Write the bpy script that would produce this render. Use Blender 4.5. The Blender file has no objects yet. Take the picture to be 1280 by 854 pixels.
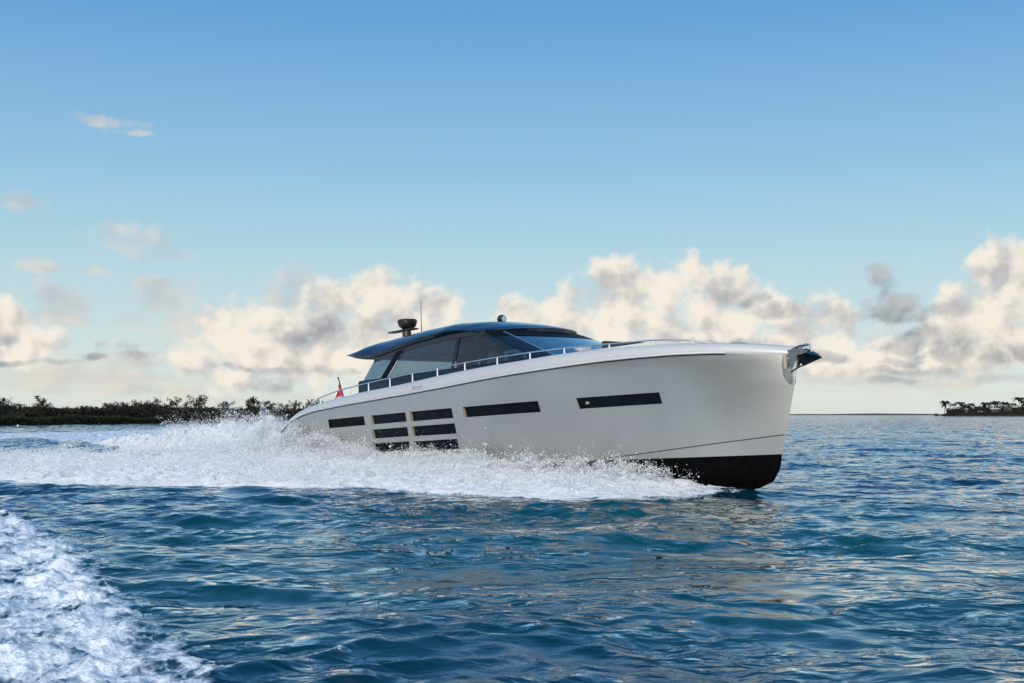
import bpy, bmesh, math, random
import numpy as np
from mathutils import Vector, Matrix
R = math.radians
rng = np.random.default_rng(7)
random.seed(7)
sc = bpy.context.scene
COL = sc.collection

# ------------------------------------------------------------------ camera
F, HZ, CX, EYE = 1500.0, 518.0, 640.0, 2.0
cd = bpy.data.cameras.new('camera')
cam = bpy.data.objects.new('camera', cd)
COL.objects.link(cam)
cam.location = (0, 0, EYE)
cam.rotation_euler = (R(90), 0, 0)
cd.sensor_width = 36
cd.lens = F / 1280 * 36
cd.shift_y = (HZ - 427) / 1280
cd.clip_start = 0.1
cd.clip_end = 60000
sc.camera = cam

# ------------------------------------------------------------------ sun + exposure
SUN_EL, SUN_AZ = R(20), R(195)          # azimuth clockwise from +Y
sd = bpy.data.lights.new('sun', 'SUN')
sd.energy = 1.6
sd.angle = R(10)
sd.color = (1.0, 0.92, 0.82)
sun = bpy.data.objects.new('sun', sd)
COL.objects.link(sun)
sdir = Vector((math.sin(SUN_AZ) * math.cos(SUN_EL), math.cos(SUN_AZ) * math.cos(SUN_EL), math.sin(SUN_EL)))
sun.rotation_euler = sdir.to_track_quat('Z', 'Y').to_euler()
sun.location = sdir * 50
vs = sc.view_settings
vs.view_transform = 'Standard'
vs.look = 'None'
vs.exposure = 0.0
vs.gamma = 1.0
vs.use_curve_mapping = False
sc.cycles.max_bounces = 5
sc.cycles.diffuse_bounces = 2
sc.cycles.glossy_bounces = 3
sc.cycles.transparent_max_bounces = 12
sc.cycles.use_denoising = True
sc.cycles.caustics_reflective = False
sc.cycles.caustics_refractive = False

# ------------------------------------------------------------------ node helpers
class NT:
    def __init__(s, tree): s.t = tree
    def n(s, typ, ins=None, **kw):
        nd = s.t.nodes.new(typ)
        for k, v in kw.items(): setattr(nd, k, v)
        for k, v in (ins or {}).items():
            if isinstance(v, bpy.types.NodeSocket): s.t.links.new(v, nd.inputs[k])
            else: nd.inputs[k].default_value = v
        return nd
    def m(s, op, a, b=0.0, c=0.0, clamp=False):
        return s.n('ShaderNodeMath', {0: a, 1: b, 2: c}, operation=op, use_clamp=clamp).outputs[0]
    def v(s, op, a, b=(0, 0, 0), c=(0, 0, 0)):
        nd = s.n('ShaderNodeVectorMath', {0: a, 1: b}, operation=op)
        if op == 'MULTIPLY_ADD':
            if isinstance(c, bpy.types.NodeSocket): s.t.links.new(c, nd.inputs[2])
            else: nd.inputs[2].default_value = c
        return nd.outputs['Value'] if op in ('LENGTH', 'DOT_PRODUCT', 'DISTANCE') else nd.outputs['Vector']
    def ss(s, x, a, b, o0=0.0, o1=1.0):
        nd = s.n('ShaderNodeMapRange', {'Value': x, 'From Min': a, 'From Max': b, 'To Min': o0, 'To Max': o1}, interpolation_type='SMOOTHSTEP')
        return nd.outputs['Result']
    def mix(s, f, a, b):
        nd = s.t.nodes.new('ShaderNodeMix'); nd.data_type = 'RGBA'
        for i, v in ((0, f), (6, a), (7, b)):
            if isinstance(v, bpy.types.NodeSocket): s.t.links.new(v, nd.inputs[i])
            else: nd.inputs[i].default_value = v
        return nd.outputs[2]
    def noise(s, vec, scale, detail=4, rough=0.5, dist=0.0, dims='3D'):
        return s.n('ShaderNodeTexNoise', {'Vector': vec, 'Scale': scale, 'Detail': detail, 'Roughness': rough, 'Distortion': dist}, noise_dimensions=dims)

def px(x): return math.atan((x - 640) / 1500)
def py(y): return (518 - y) / 1500.0

# ------------------------------------------------------------------ world: Nishita sky + cumulus drawn in direction space
BRIGHT = [(350,432,112,44),(300,440,60,42),(285,420,40,34),(262,452,40,20),(330,408,45,26),(395,440,60,34),(450,432,90,34),(520,392,44,46),(548,388,20,32),(490,372,40,26),(470,355,28,20),(420,380,40,30),
          (772,345,30,28),(800,365,40,34),(750,388,60,40),(830,362,34,30),(860,372,44,40),(905,378,50,40),(945,395,45,32),(700,405,70,36),(650,392,34,20),(780,410,110,34),(880,420,110,30),
          (1030,412,38,36),(1055,432,22,24),(990,425,50,26),(1270,360,46,42),(1240,352,24,28),(1278,350,20,30),(1215,395,52,34),(1270,405,60,50),(1190,420,44,24),(1250,440,70,26),
          (15,418,34,28),(45,440,34,18),(-5,400,24,20),(8,445,40,16),(1090,455,38,16),(1110,432,30,18),(1060,462,40,12)]
SOFT = [(385,372,62,28),(375,355,30,20),(85,388,30,22),(75,405,44,10),(213,380,30,28),(228,412,34,20),(160,404,28,11),(168,305,46,18),(192,322,34,10),(138,168,38,6),(165,178,24,4),(22,272,30,11),(42,350,28,9),(115,350,20,8),(205,355,24,8),
        (640,440,120,34),(110,470,90,16),(60,487,60,8),(190,487,70,8),(130,492,60,7),(1190,462,60,12),(1120,404,36,22),(1000,470,80,10),(1230,478,80,8),(560,470,70,12),(150,455,60,9)]
DARK = [(1103,370,24,22),(1112,388,32,20),(1097,354,18,14),(1125,400,34,10),(1145,425,30,16),(1130,438,34,10),(1200,445,50,16),(1265,448,50,12),(1170,470,22,7),(1115,466,34,6),(1105,478,40,5),(145,437,22,6),(170,448,26,7),(115,449,14,5),(338,483,30,9),(20,456,60,4),(360,463,80,5),(70,456,22,5),
        (985,388,28,10),(935,376,26,9),(410,410,30,12),(385,422,22,12),(900,432,70,8),(1000,447,60,6),(1180,395,24,12),(15,432,14,10),(1130,455,24,5)]

w = bpy.data.worlds.new('World'); sc.world = w; w.use_nodes = True
w.cycles.sampling_method = 'MANUAL'; w.cycles.sample_map_resolution = 256
T = NT(w.node_tree); w.node_tree.nodes.clear()
def field_group(name, blobs, amp, nscale, detail):
    g = bpy.data.node_groups.new(name, 'ShaderNodeTree')
    g.interface.new_socket('P', in_out='INPUT', socket_type='NodeSocketVector')
    g.interface.new_socket('D', in_out='OUTPUT', socket_type='NodeSocketFloat')
    g.interface.new_socket('L', in_out='OUTPUT', socket_type='NodeSocketFloat')
    G = NT(g)
    gi = g.nodes.new('NodeGroupInput'); go = g.nodes.new('NodeGroupOutput')
    P = gi.outputs[0]
    nz = G.noise(P, nscale, detail, 0.56, 0.2)
    nz2 = G.noise(P, nscale * 0.5, 3, 0.5)
    wob = G.v('MULTIPLY_ADD', G.v('SUBTRACT', nz2.outputs['Color'], (.5, .5, .5)), (0.034, 0.022, 0), P)
    acc = None
    for (x, y, rx, ry) in blobs:
        sub = G.v('MULTIPLY_ADD', wob, (1500 / rx, 1500 / ry, 0), (-px(x) * 1500 / rx, -py(y) * 1500 / ry, 0))
        val = G.m('SUBTRACT', 1.0, G.v('DOT_PRODUCT', sub, sub))
        acc = val if acc is None else G.m('SMOOTH_MAX', acc, val, 0.35)
    acc = G.m('MAXIMUM', acc, -5.0)
    # light from the upper left: where the cloud thins towards the light it is bright
    up = (-0.007, 0.011, 0)
    na = G.noise(G.v('ADD', P, up), nscale, 3, 0.5, 0.2)
    nb = G.noise(P, nscale, 3, 0.5, 0.2)
    nc = G.noise(G.v('ADD', P, (-0.016, 0.028, 0)), nscale * 0.42, 2, 0.5)
    nd = G.noise(P, nscale * 0.42, 2, 0.5)
    L = G.m('ADD', G.m('MULTIPLY', G.m('SUBTRACT', nb.outputs['Fac'], na.outputs['Fac']), 2.6), G.m('MULTIPLY', G.m('SUBTRACT', nd.outputs['Fac'], nc.outputs['Fac']), 1.7))
    D = G.m('MULTIPLY_ADD', G.m('SUBTRACT', nz.outputs['Fac'], 0.5), amp, acc)
    L = G.m('MULTIPLY_ADD', G.m('SUBTRACT', 0.9, D), 0.13, L)
    g.links.new(D, go.inputs[0]); g.links.new(L, go.inputs[1])
    return g
gB = field_group('cloud_bright', BRIGHT, 5.6, 38, 9)
gS = field_group('cloud_soft', SOFT, 6.5, 34, 8)
gD = field_group('cloud_dark', DARK, 7.0, 55, 8)
tc = T.n('ShaderNodeTexCoord').outputs['Generated']
sp = T.n('ShaderNodeSeparateXYZ', {0: tc})
az = T.m('ARCTAN2', sp.outputs[0], sp.outputs[1])
hyp = T.m('SQRT', T.m('ADD', T.m('MULTIPLY', sp.outputs[0], sp.outputs[0]), T.m('MULTIPLY', sp.outputs[1], sp.outputs[1])))
el = T.m('DIVIDE', sp.outputs[2], T.m('MAXIMUM', hyp, 0.05))
elc = T.m('MINIMUM', T.m('MULTIPLY', el, T.m('COSINE', az)), 3)     # tangent-plane height keeps cloud shapes level
elp = T.m('MULTIPLY', el, 1.0)
P = T.n('ShaderNodeCombineXYZ', {0: az, 1: elp}).outputs[0]
def fld(g):
    nd = T.t.nodes.new('ShaderNodeGroup'); nd.node_tree = g
    T.t.links.new(P, nd.inputs[0]); return nd.outputs[0], nd.outputs[1]
sky = T.n('ShaderNodeTexSky', sky_type='NISHITA', sun_disc=False)
sky.sun_elevation = SUN_EL; sky.sun_rotation = SUN_AZ; sky.altitude = 0
sky.air_density = 1.0; sky.dust_density = 0.6; sky.ozone_density = 2.5
# haze-whitened lower sky, deeper blue towards the zenith
ramp = T.n('ShaderNodeValToRGB', {0: T.m('MULTIPLY', el, 2.0, clamp=True)})
cr = ramp.color_ramp
STOPS = [(0.0, (.74, .79, .75)), (0.05, (.72, .79, .75)), (0.16, (.58, .73, .76)), (0.29, (.425, .66, .77)), (0.42, (.285, .545, .76)), (0.66, (.14, .375, .70)), (1.0, (.07, .27, .60))]
while len(cr.elements) < len(STOPS): cr.elements.new(0.5)
for e_, (p_, c_) in zip(cr.elements, STOPS): e_.position = p_; e_.color = (*c_, 1)
WS = 0.10
grad = T.v('MULTIPLY', ramp.outputs[0], (1 / WS,) * 3)
skyc = T.mix(0.88, sky.outputs[0], grad)
# bright warm sky around the low sun, behind the camera
sdot = T.v('DOT_PRODUCT', tc, tuple(sdir))
glow = T.m('POWER', T.m('MAXIMUM', sdot, 0.0), 2.2)
skyc = T.v('MULTIPLY_ADD', T.n('ShaderNodeCombineXYZ', {0: glow, 1: glow, 2: glow}).outputs[0], (1.75 / WS, 1.60 / WS, 1.40 / WS), skyc)
dB, lB = fld(gB)
dS, lS = fld(gS)
dD, lD = fld(gD)
def layer(base, dens, L, lo, hi, lit, shade, amax, bias):
    a = T.m('MULTIPLY', T.m('MULTIPLY', T.ss(dens, lo, hi), amax), T.ss(el, 0.002, 0.02))
    t = T.ss(T.m('ADD', L, bias), 0.0, 1.0)
    c = T.mix(t, tuple(x / WS for x in shade) + (1,), tuple(x / WS for x in lit) + (1,))
    return T.mix(a, base, c)
out = layer(skyc, dS, lS, -0.9, 1.6, (.78, .71, .63), (.52, .52, .53), .66, .5)
# thin streaky stratus near the horizon
st = T.noise(T.v('MULTIPLY', P, (7, 60, 1)), 1.0, 6, 0.6)
sa = T.m('MULTIPLY', T.ss(st.outputs['Fac'], 0.45, 0.66), T.m('MULTIPLY', T.ss(el, 0.0, 0.01), T.ss(el, 0.085, 0.02)))
out = T.mix(T.m('MULTIPLY', sa, 0.6), out, (.66 / WS, .63 / WS, .60 / WS, 1))
out = layer(out, dB, lB, -0.65, 0.80, (.93, .855, .745), (.54, .52, .52), .95, .68)
out = layer(out, dD, lD, -1.0, 1.8, (.50, .49, .50), (.26, .29, .33), .78, .4)
# scattered cumulus outside the photographed sector (seen only in reflections and side views)
gen = T.noise(T.v('MULTIPLY', P, (2.2, 6, 1)), 1.6, 7, 0.6)
absaz = T.m('ABSOLUTE', az)
ga = T.m('MULTIPLY', T.ss(gen.outputs['Fac'], 0.52, 0.66), T.m('MULTIPLY', T.ss(absaz, 0.5, 0.75), T.m('MULTIPLY', T.ss(el, 0.0, 0.03), T.ss(el, 0.5, 0.2))))
out = T.mix(ga, out, (.75 / WS, .70 / WS, .64 / WS, 1))
bg = T.n('ShaderNodeBackground', {'Color': out, 'Strength': WS})
wo = T.n('ShaderNodeOutputWorld', {'Surface': bg.outputs[0]})

# ------------------------------------------------------------------ object helpers
def mesh(name, v, f, mat=None, parent=None, smooth=True):
    me = bpy.data.meshes.new(name)
    me.from_pydata([tuple(map(float, p)) for p in v], [], [tuple(int(i) for i in q) for q in f])
    me.update()
    if smooth: me.polygons.foreach_set('use_smooth', [True] * len(me.polygons))
    if mat: me.materials.append(mat)
    o = bpy.data.objects.new(name, me); COL.objects.link(o)
    if parent: o.parent = parent
    return o
def fast_mesh(name, V, Fc, mat, k, smooth=True, parent=None):
    me = bpy.data.meshes.new(name)
    V = np.ascontiguousarray(V, np.float32); Fc = np.ascontiguousarray(Fc, np.int32)
    me.vertices.add(len(V)); me.vertices.foreach_set('co', V.ravel())
    me.loops.add(Fc.size); me.loops.foreach_set('vertex_index', Fc.ravel())
    me.polygons.add(len(Fc)); me.polygons.foreach_set('loop_start', np.arange(len(Fc), dtype=np.int32) * k)
    me.polygons.foreach_set('use_smooth', np.full(len(Fc), smooth))
    me.update(calc_edges=True); me.validate()
    me.materials.append(mat)
    o = bpy.data.objects.new(name, me); COL.objects.link(o)
    if parent: o.parent = parent
    return o
class MB:
    def __init__(s): s.v = []; s.f = []
    def add(s, v, f):
        b = len(s.v); s.v += [tuple(p) for p in v]; s.f += [tuple(i + b for i in q) for q in f]; return s
    def box(s, x0, x1, y0, y1, z0, z1):
        return s.add([(x0,y0,z0),(x1,y0,z0),(x1,y1,z0),(x0,y1,z0),(x0,y0,z1),(x1,y0,z1),(x1,y1,z1),(x0,y1,z1)],
                     [(0,3,2,1),(4,5,6,7),(0,1,5,4),(1,2,6,5),(2,3,7,6),(3,0,4,7)])
    def tube(s, pts, r, seg=8, cap=True):
        pts = [Vector(p) for p in pts]; n = len(pts)
        rr = r if isinstance(r, (list, tuple)) else [r] * n
        V = []; prev = None
        for i, p in enumerate(pts):
            t = (pts[min(i + 1, n - 1)] - pts[max(i - 1, 0)]).normalized()
            if prev is None:
                a = Vector((0, 0, 1)) if abs(t.z) < 0.9 else Vector((1, 0, 0))
                x = t.cross(a).normalized()
            else: x = (prev - t * prev.dot(t)).normalized()
            prev = x; y = t.cross(x)
            V += [p + (x * math.cos(2 * math.pi * k / seg) + y * math.sin(2 * math.pi * k / seg)) * rr[i] for k in range(seg)]
        Fc = [(i * seg + k, i * seg + (k + 1) % seg, (i + 1) * seg + (k + 1) % seg, (i + 1) * seg + k) for i in range(n - 1) for k in range(seg)]
        if cap: Fc += [tuple(range(seg - 1, -1, -1)), tuple((n - 1) * seg + k for k in range(seg))]
        return s.add(V, Fc)
    def lathe(s, prof, c, seg=24, axis='z'):
        V = []
        for r, h in prof:
            for k in range(seg):
                a = 2 * math.pi * k / seg
                q = (r * math.cos(a), r * math.sin(a), h)
                if axis == 'x': q = (q[2], q[0], q[1])
                V.append((c[0] + q[0], c[1] + q[1], c[2] + q[2]))
        n = len(prof)
        Fc = [(i * seg + k, i * seg + (k + 1) % seg, (i + 1) * seg + (k + 1) % seg, (i + 1) * seg + k) for i in range(n - 1) for k in range(seg)]
        Fc += [tuple(range(seg - 1, -1, -1)), tuple((n - 1) * seg + k for k in range(seg))]
        return s.add(V, Fc)
    def grid(s, rows, close=False):
        n, m_ = len(rows), len(rows[0])
        return s.add([p for r in rows for p in r], [(i * m_ + j, i * m_ + j + 1, (i + 1) * m_ + j + 1, (i + 1) * m_ + j) for i in range(n - 1) for j in range(m_ - 1)])
    def build(s, name, mat, parent=None, smooth=True, bevel=0, sharp=35, solid=0, recalc=True):
        o = mesh(name, s.v, s.f, mat, parent, smooth)
        bm = bmesh.new(); bm.from_mesh(o.data)
        if recalc: bmesh.ops.recalc_face_normals(bm, faces=bm.faces)
        if bevel: bmesh.ops.bevel(bm, geom=list(bm.edges), offset=bevel, segments=2, profile=0.5, affect='EDGES')
        if smooth:
            for e in bm.edges:
                if len(e.link_faces) == 2 and e.calc_face_angle(0) > R(sharp): e.smooth = False
        for f_ in bm.faces: f_.smooth = smooth
        bm.to_mesh(o.data); bm.free()
        return o
def empty(name, loc=(0, 0, 0)):
    o = bpy.data.objects.new(name, None); COL.objects.link(o); o.location = loc; o.empty_display_size = 0.5; return o
def tag(o, label=None, cat=None, group=None, kind=None):
    if label: o['label'] = label
    if cat: o['category'] = cat
    if group: o['group'] = group
    if kind: o['kind'] = kind
    return o
def mat(name, col, rough=0.5, metal=0.0, coat=0.0, nscale=0, namp=0.0, bump=0.0, spec=0.5, trans=0):
    m_ = bpy.data.materials.new(name); m_.use_nodes = True
    N = NT(m_.node_tree); b = m_.node_tree.nodes['Principled BSDF']
    b.inputs['Base Color'].default_value = (*col, 1); b.inputs['Roughness'].default_value = rough
    b.inputs['Metallic'].default_value = metal; b.inputs['Coat Weight'].default_value = coat
    b.inputs['Coat Roughness'].default_value = 0.04; b.inputs['Specular IOR Level'].default_value = spec
    if nscale:
        co = N.n('ShaderNodeTexCoord').outputs['Object']
        nz = N.noise(co, nscale, 6, 0.6)
        c = N.mix(N.ss(nz.outputs['Fac'], 0.3, 0.7), tuple(x * (1 - namp) for x in col) + (1,), tuple(min(1, x * (1 + namp)) for x in col) + (1,))
        N.t.links.new(c, b.inputs['Base Color'])
        if bump:
            bp = N.n('ShaderNodeBump', {'Height': nz.outputs['Fac'], 'Strength': bump, 'Distance': 0.02})
            N.t.links.new(bp.outputs[0], b.inputs['Normal'])
    return m_
M = {}
M['hull'] = mat('hull_paint', (.50, .50, .475), .26, 0.72, .3, 1.2, .03)
M['coam'] = mat('coaming_paint', (.50, .505, .51), .28, 0.1, .5, 1.5, .02)
M['anti'] = mat('antifouling', (.004, .004, .0045), .5, 0, 0, 6, .3, 0, .0)
M['chrome'] = mat('polished_steel', (.72, .73, .74), .16, 1, 0, 20, .03)
M['railp'] = mat('rail_moulding', (.72, .73, .74), .25, .4, .5, 20, .03)
M['gasket'] = mat('black_gasket', (.012, .012, .014), .4, 0, 0, 20, .2)
M['black'] = mat('black_trim', (.006, .005, .005), .45, 0, 0, 10, .2, 0, .06)
M['reveal'] = mat('window_reveal', (.42, .36, .27), .4, .2, 0, 10, .05)
M['pane'] = mat('dark_glazing', (.004, .006, .012), .08, 0, 0, 4, .3, 0, .10)
M['roof'] = mat('navy_roof_paint', (.002, .007, .024), .10, .0, .45, 4, .05, 0, .3)
M['navy'] = mat('navy_side_paint', (.004, .008, .020), .15, .0, .15, 4, .05, 0, .3)
M['deck'] = mat('deck', (.55, .53, .49), .6, 0, 0, 12, .06)
M['cushion'] = mat('cushion', (.62, .60, .56), .8, 0, 0, 30, .06, .2)
M['darkcush'] = mat('dark_upholstery', (.03, .028, .03), .7, 0, 0, 30, .2, .2)
M['inter'] = mat('cabin_trim', (.16, .13, .11), .5, 0, 0, 10, .2)
M['rubber'] = mat('radar_plastic', (.02, .014, .012), .35, 0, .1, 10, .2)
M['red'] = mat('red_cloth', (.55, .03, .03), .8, 0, 0, 30, .15, .2)
M['flagblue'] = mat('blue_cloth', (.02, .04, .18), .8, 0, 0, 30, .15)
M['flagpale'] = mat('pale_cloth', (.75, .60, .45), .8, 0, 0, 30, .1)
M['darksteel'] = mat('brushed_plate', (.22, .24, .25), .28, 1, 0, 14, .2)
M['anchor'] = mat('anchor_steel', (.10, .11, .13), .3, 1, 0, 9, .4)
M['teak'] = mat('teak', (.20, .13, .08), .6, 0, 0, 9, .2)
def glass_mat(name, tint, refl=0.10, tr=0.75):
    m_ = bpy.data.materials.new(name); m_.use_nodes = True; N = NT(m_.node_tree); m_.node_tree.nodes.clear()
    lw = N.n('ShaderNodeLayerWeight', {'Blend': .5}).outputs['Facing']
    co = N.n('ShaderNodeTexCoord').outputs['Object']
    nz = N.noise(co, 1.3, 3)
    bp = N.n('ShaderNodeBump', {'Height': nz.outputs['Fac'], 'Strength': 0.06, 'Distance': 0.05})
    gl = N.n('ShaderNodeBsdfGlossy', {'Color': (1, 1, 1, 1), 'Roughness': 0.02, 'Normal': bp.outputs[0]})
    tp = N.n('ShaderNodeBsdfTransparent', {'Color': (*tint, 1)})
    f = N.m('MULTIPLY_ADD', N.m('POWER', lw, 4.0), .9, .045 + refl, clamp=True)
    mx = N.n('ShaderNodeMixShader', {0: f, 1: tp.outputs[0], 2: gl.outputs[0]})
    N.n('ShaderNodeOutputMaterial', {'Surface': mx.outputs[0]})
    return m_
M['glass'] = glass_mat('tinted_side_glass', (.17, .27, .33), .01)
M['wglass'] = glass_mat('windshield_glass', (.05, .10, .18), .22)

# ------------------------------------------------------------------ sea surface: sum of wind waves on a sheet out to the horizon
def to_ground(x, y, z=0.0):
    d = (EYE - z) * F / (y - HZ); return ((x - CX) / F * d, d)
YO = np.array([-7.52834383, 46.1089072, -1.11402355])
HX, HY, TR = 0.64, -0.7684, R(3.1)
eu = Vector((HX * math.cos(TR), HY * math.cos(TR), math.sin(TR)))
ew = Vector((-HX * math.sin(TR), -HY * math.sin(TR), math.cos(TR)))
el_ = ew.cross(eu)                                  # port
BOW = np.array([5.636, 30.303])
def inpoly(X, Y, poly):
    ins = np.zeros(X.shape, bool); n = len(poly)
    for i in range(n):
        x1, y1 = poly[i]; x2, y2 = poly[(i + 1) % n]
        c = ((y1 > Y) != (y2 > Y)) & (X < (x2 - x1) * (Y - y1) / (y2 - y1 + 1e-12) + x1)
        ins ^= c
    return ins
def sdist(X, Y, poly, closed=True):
    D = np.full(X.shape, 1e9, np.float32); n = len(poly)
    for i in range(n if closed else n - 1):
        x1, y1 = poly[i]; x2, y2 = poly[(i + 1) % n]
        dx, dy = x2 - x1, y2 - y1; L = dx * dx + dy * dy + 1e-9
        t = np.clip(((X - x1) * dx + (Y - y1) * dy) / L, 0, 1)
        D = np.minimum(D, np.hypot(X - x1 - t * dx, Y - y1 - t * dy))
    if closed: D = np.where(inpoly(X, Y, poly), D, -D)
    return D
# value noise
NGR = rng.random((257, 257)).astype(np.float32); NGR[256] = NGR[0]; NGR[:, 256] = NGR[:, 0]
def vnoise(x, y):
    xi = np.floor(x).astype(np.int64); yi = np.floor(y).astype(np.int64)
    fx = x - xi; fy = y - yi; fx = fx * fx * (3 - 2 * fx); fy = fy * fy * (3 - 2 * fy)
    xi &= 255; yi &= 255
    a = NGR[xi, yi]; b = NGR[xi + 1, yi]; c = NGR[xi, yi + 1]; d = NGR[xi + 1, yi + 1]
    return (a * (1 - fx) + b * fx) * (1 - fy) + (c * (1 - fx) + d * fx) * fy
def fbm(x, y, o=5, g=0.5, billow=False):
    s = 0; a = 1; tot = 0
    for k in range(o):
        n = vnoise(x * 2 ** k + 17.3 * k, y * 2 ** k - 9.1 * k)
        if billow: n = 1 - np.abs(2 * n - 1)
        s = s + a * n; tot += a; a *= g
    return s / tot
OUT_A = [to_ground(*p) for p in [(938,611),(910,619),(870,624),(800,628),(720,629),(640,626),(560,620),(480,617),(330,615),(200,611),(100,609),(0,607),(-120,604)]]
OUT_A2 = [to_ground(*p) for p in [(-120,584),(0,583),(60,581),(120,584),(200,583),(250,572),(300,568)]]
POLY_A = OUT_A + OUT_A2 + [(-9, 50), (-6.2, 46.5), (-5.2, 43.5), (5.6, 30.6)]
POLY_B = [to_ground(*p) for p in [(-150,542),(0,542),(100,541),(180,538),(250,533),(330,532),(420,545),(400,560),(250,578),(200,567),(175,565),(60,556),(0,556),(-150,556)]]
POLY_C = [to_ground(*p) for p in [(-60,628),(0,640),(60,660),(115,700),(136,740),(175,780),(225,820),(275,854),(370,950)]] + [(-1.5, 5.0), (-9, 3), (-30, 10), (-30, 22)]
waves = []
NW = 110
for i in range(NW):
    lam = 0.28 * (8.5 / 0.28) ** ((i + rng.random()) / NW)
    ang = R(90) + rng.normal(0, R(34)) + (R(180) if rng.random() < 0.15 else 0)
    sl = 0.0165 * (lam / 1.0) ** -0.05 * (1.65 if lam < 1.5 else (1.2 if lam < 2.6 else 0.8)) * rng.uniform(0.6, 1.4)
    waves.append((lam, ang, sl, rng.random() * 6.283))
def sea_disp(X, Y, sp_):
    Z = np.zeros_like(X); DX = np.zeros_like(X); DY = np.zeros_like(X)
    gust = np.clip(0.15 + 2.1 * (fbm(X / 7.0, Y / 5.0, 4) - .12), .2, 1.7)
    pk = [np.clip(3.2 * (fbm(X / 2.6 + 31 * q, Y / 2.0 - 17 * q, 3) - .22), .15, 2.0) for q in range(4)]
    for lam, ang, sl, ph in waves:
        k = 2 * math.pi / lam; cx, cy = math.cos(ang), math.sin(ang)
        wgt = np.clip((lam / sp_ - 2.5) / 3.0, 0, 1)
        if lam < 1.2: wgt = wgt * gust
        if lam < 2.6: wgt = wgt * pk[int(ph * 10) % 4]
        p = (k * (X * cx + Y * cy) + ph).astype(np.float32)
        a = sl / k * wgt
        Z += a * np.sin(p); c = np.cos(p) * a * 0.8
        DX += c * cx; DY += c * cy
    return DX, DY, Z
def build_sea():
    r = [0.6]
    while r[-1] < 45000: r.append(r[-1] * 1.0048 + 0.004)
    r = np.array(r, np.float64)
    fine = np.linspace(R(-31), R(31), 980)
    coarse = np.concatenate([np.linspace(R(-180), R(-60), 60), np.linspace(R(-58), R(-31.3), 60)])
    ang = np.concatenate([coarse, fine, -coarse[::-1]])
    A, Rr = np.meshgrid(ang, r)
    dang = np.gradient(ang)
    X = (Rr * np.sin(A)).astype(np.float32); Y = (Rr * np.cos(A)).astype(np.float32)
    spc = np.maximum(Rr * dang[None, :], Rr * 0.0048 * 0.35).astype(np.float32)
    DX, DY, Z = sea_disp(X, Y, spc)
    # foam cover (where the wakes lie) carried as an attribute
    foam = np.zeros_like(X)
    near = Rr < 260
    xs, ys = X[near], Y[near]
    sa = sdist(xs, ys, POLY_A); sb = sdist(xs, ys, POLY_B); scn = sdist(xs, ys, POLY_C)
    fa = np.clip(0.55 + sa / 1.4, 0, 1.3); fb = np.clip(0.45 + sb / 5.0, 0, .80)
    # camera boat's own wash: crisp outer edge, thinning away from it
    fc = np.clip(0.5 + scn / 0.7, 0, 1.0) * np.clip(0.98 - np.maximum(scn, 0) / 6.0, 0.42, 1.0)
    foam[near] = np.maximum(np.maximum(fa, fb), fc)
    # churned lumps inside foam
    lump = fbm(xs * 1.6, ys * 1.6, 5, 0.55, True) - 0.55
    lump2 = fbm(xs * 4.5 + 7, ys * 4.5, 4, 0.55, True) - 0.5
    Z[near] += (lump * .24 + lump2 * .12) * np.clip(fc, 0, 1) + (fbm(xs * .9, ys * .9, 5, .55, True) - .5) * np.clip(np.maximum(fa, fb), 0, 1) * 0.25
    # bow wave shoulder and stern trough
    bx, by = X - 5.0, Y - 29.9
    Z += 0.16 * np.exp(-(bx / 1.3) ** 2 - (by / 0.9) ** 2)
    # diverging wake ridges of the yacht
    for (x0, y0, x1, y1, hh, ww) in [(-3, 29.2, -26, 36, .12, .9), (-2, 28, -24, 29, .08, .7), (-14, 55, -45, 95, .35, 2.2), (-12.5, 47.5, -30, 68, -.22, 2.2)]:
        dx, dy = x1 - x0, y1 - y0; L = math.hypot(dx, dy)
        t = ((X - x0) * dx + (Y - y0) * dy) / L; dd = ((X - x0) * dy - (Y - y0) * dx) / L
        Z += hh * np.exp(-(dd / ww) ** 2) * np.clip(t / 4, 0, 1) * np.clip((L - t) / 8, 0, 1)
    V = np.stack([X + DX, Y + DY, Z], -1).reshape(-1, 3)
    nr, na = X.shape
    i = np.arange(nr - 1)[:, None] * na + np.arange(na - 1)[None, :]
    Fc = np.stack([i, i + 1, i + na + 1, i + na], -1).reshape(-1, 4)
    return V, Fc[:, ::-1], foam.reshape(-1), near

m_ = bpy.data.materials.new('sea_water'); m_.use_nodes = True
N = NT(m_.node_tree); N.t.nodes.clear()
geo = N.n('ShaderNodeNewGeometry'); POS = geo.outputs['Position']
dist = N.v('LENGTH', POS)
rip1 = N.noise(N.v('MULTIPLY', POS, (1, 1.5, 1)), 2.1, 1.5, 0.5, 0.5)
rip3 = N.noise(N.v('MULTIPLY', POS, (1, 1.4, 1)), 5.5, 1.5, 0.5, 0.4)
pat = N.noise(POS, 0.55, 3, 0.55)
pk = N.ss(pat.outputs['Fac'], 0.36, 0.62, 0.2, 1.3)
rip2 = N.noise(N.v('MULTIPLY', POS, (1, 1.5, 1)), 11.0, 4, 0.6, 0.3)
gust = N.noise(POS, 0.16, 4, 0.6)
gs = N.ss(gust.outputs['Fac'], 0.44, 0.62, 0.12, 1.0)
hgt = N.m('ADD', N.m('MULTIPLY', N.m('ADD', N.m('MULTIPLY', rip1.outputs['Fac'], 0.095), N.m('MULTIPLY', rip3.outputs['Fac'], 0.030)), pk), N.m('MULTIPLY', N.m('MULTIPLY', rip2.outputs['Fac'], 0.013), gs))
bmp = N.n('ShaderNodeBump', {'Height': hgt, 'Strength': 0.9, 'Distance': 1.0})
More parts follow.
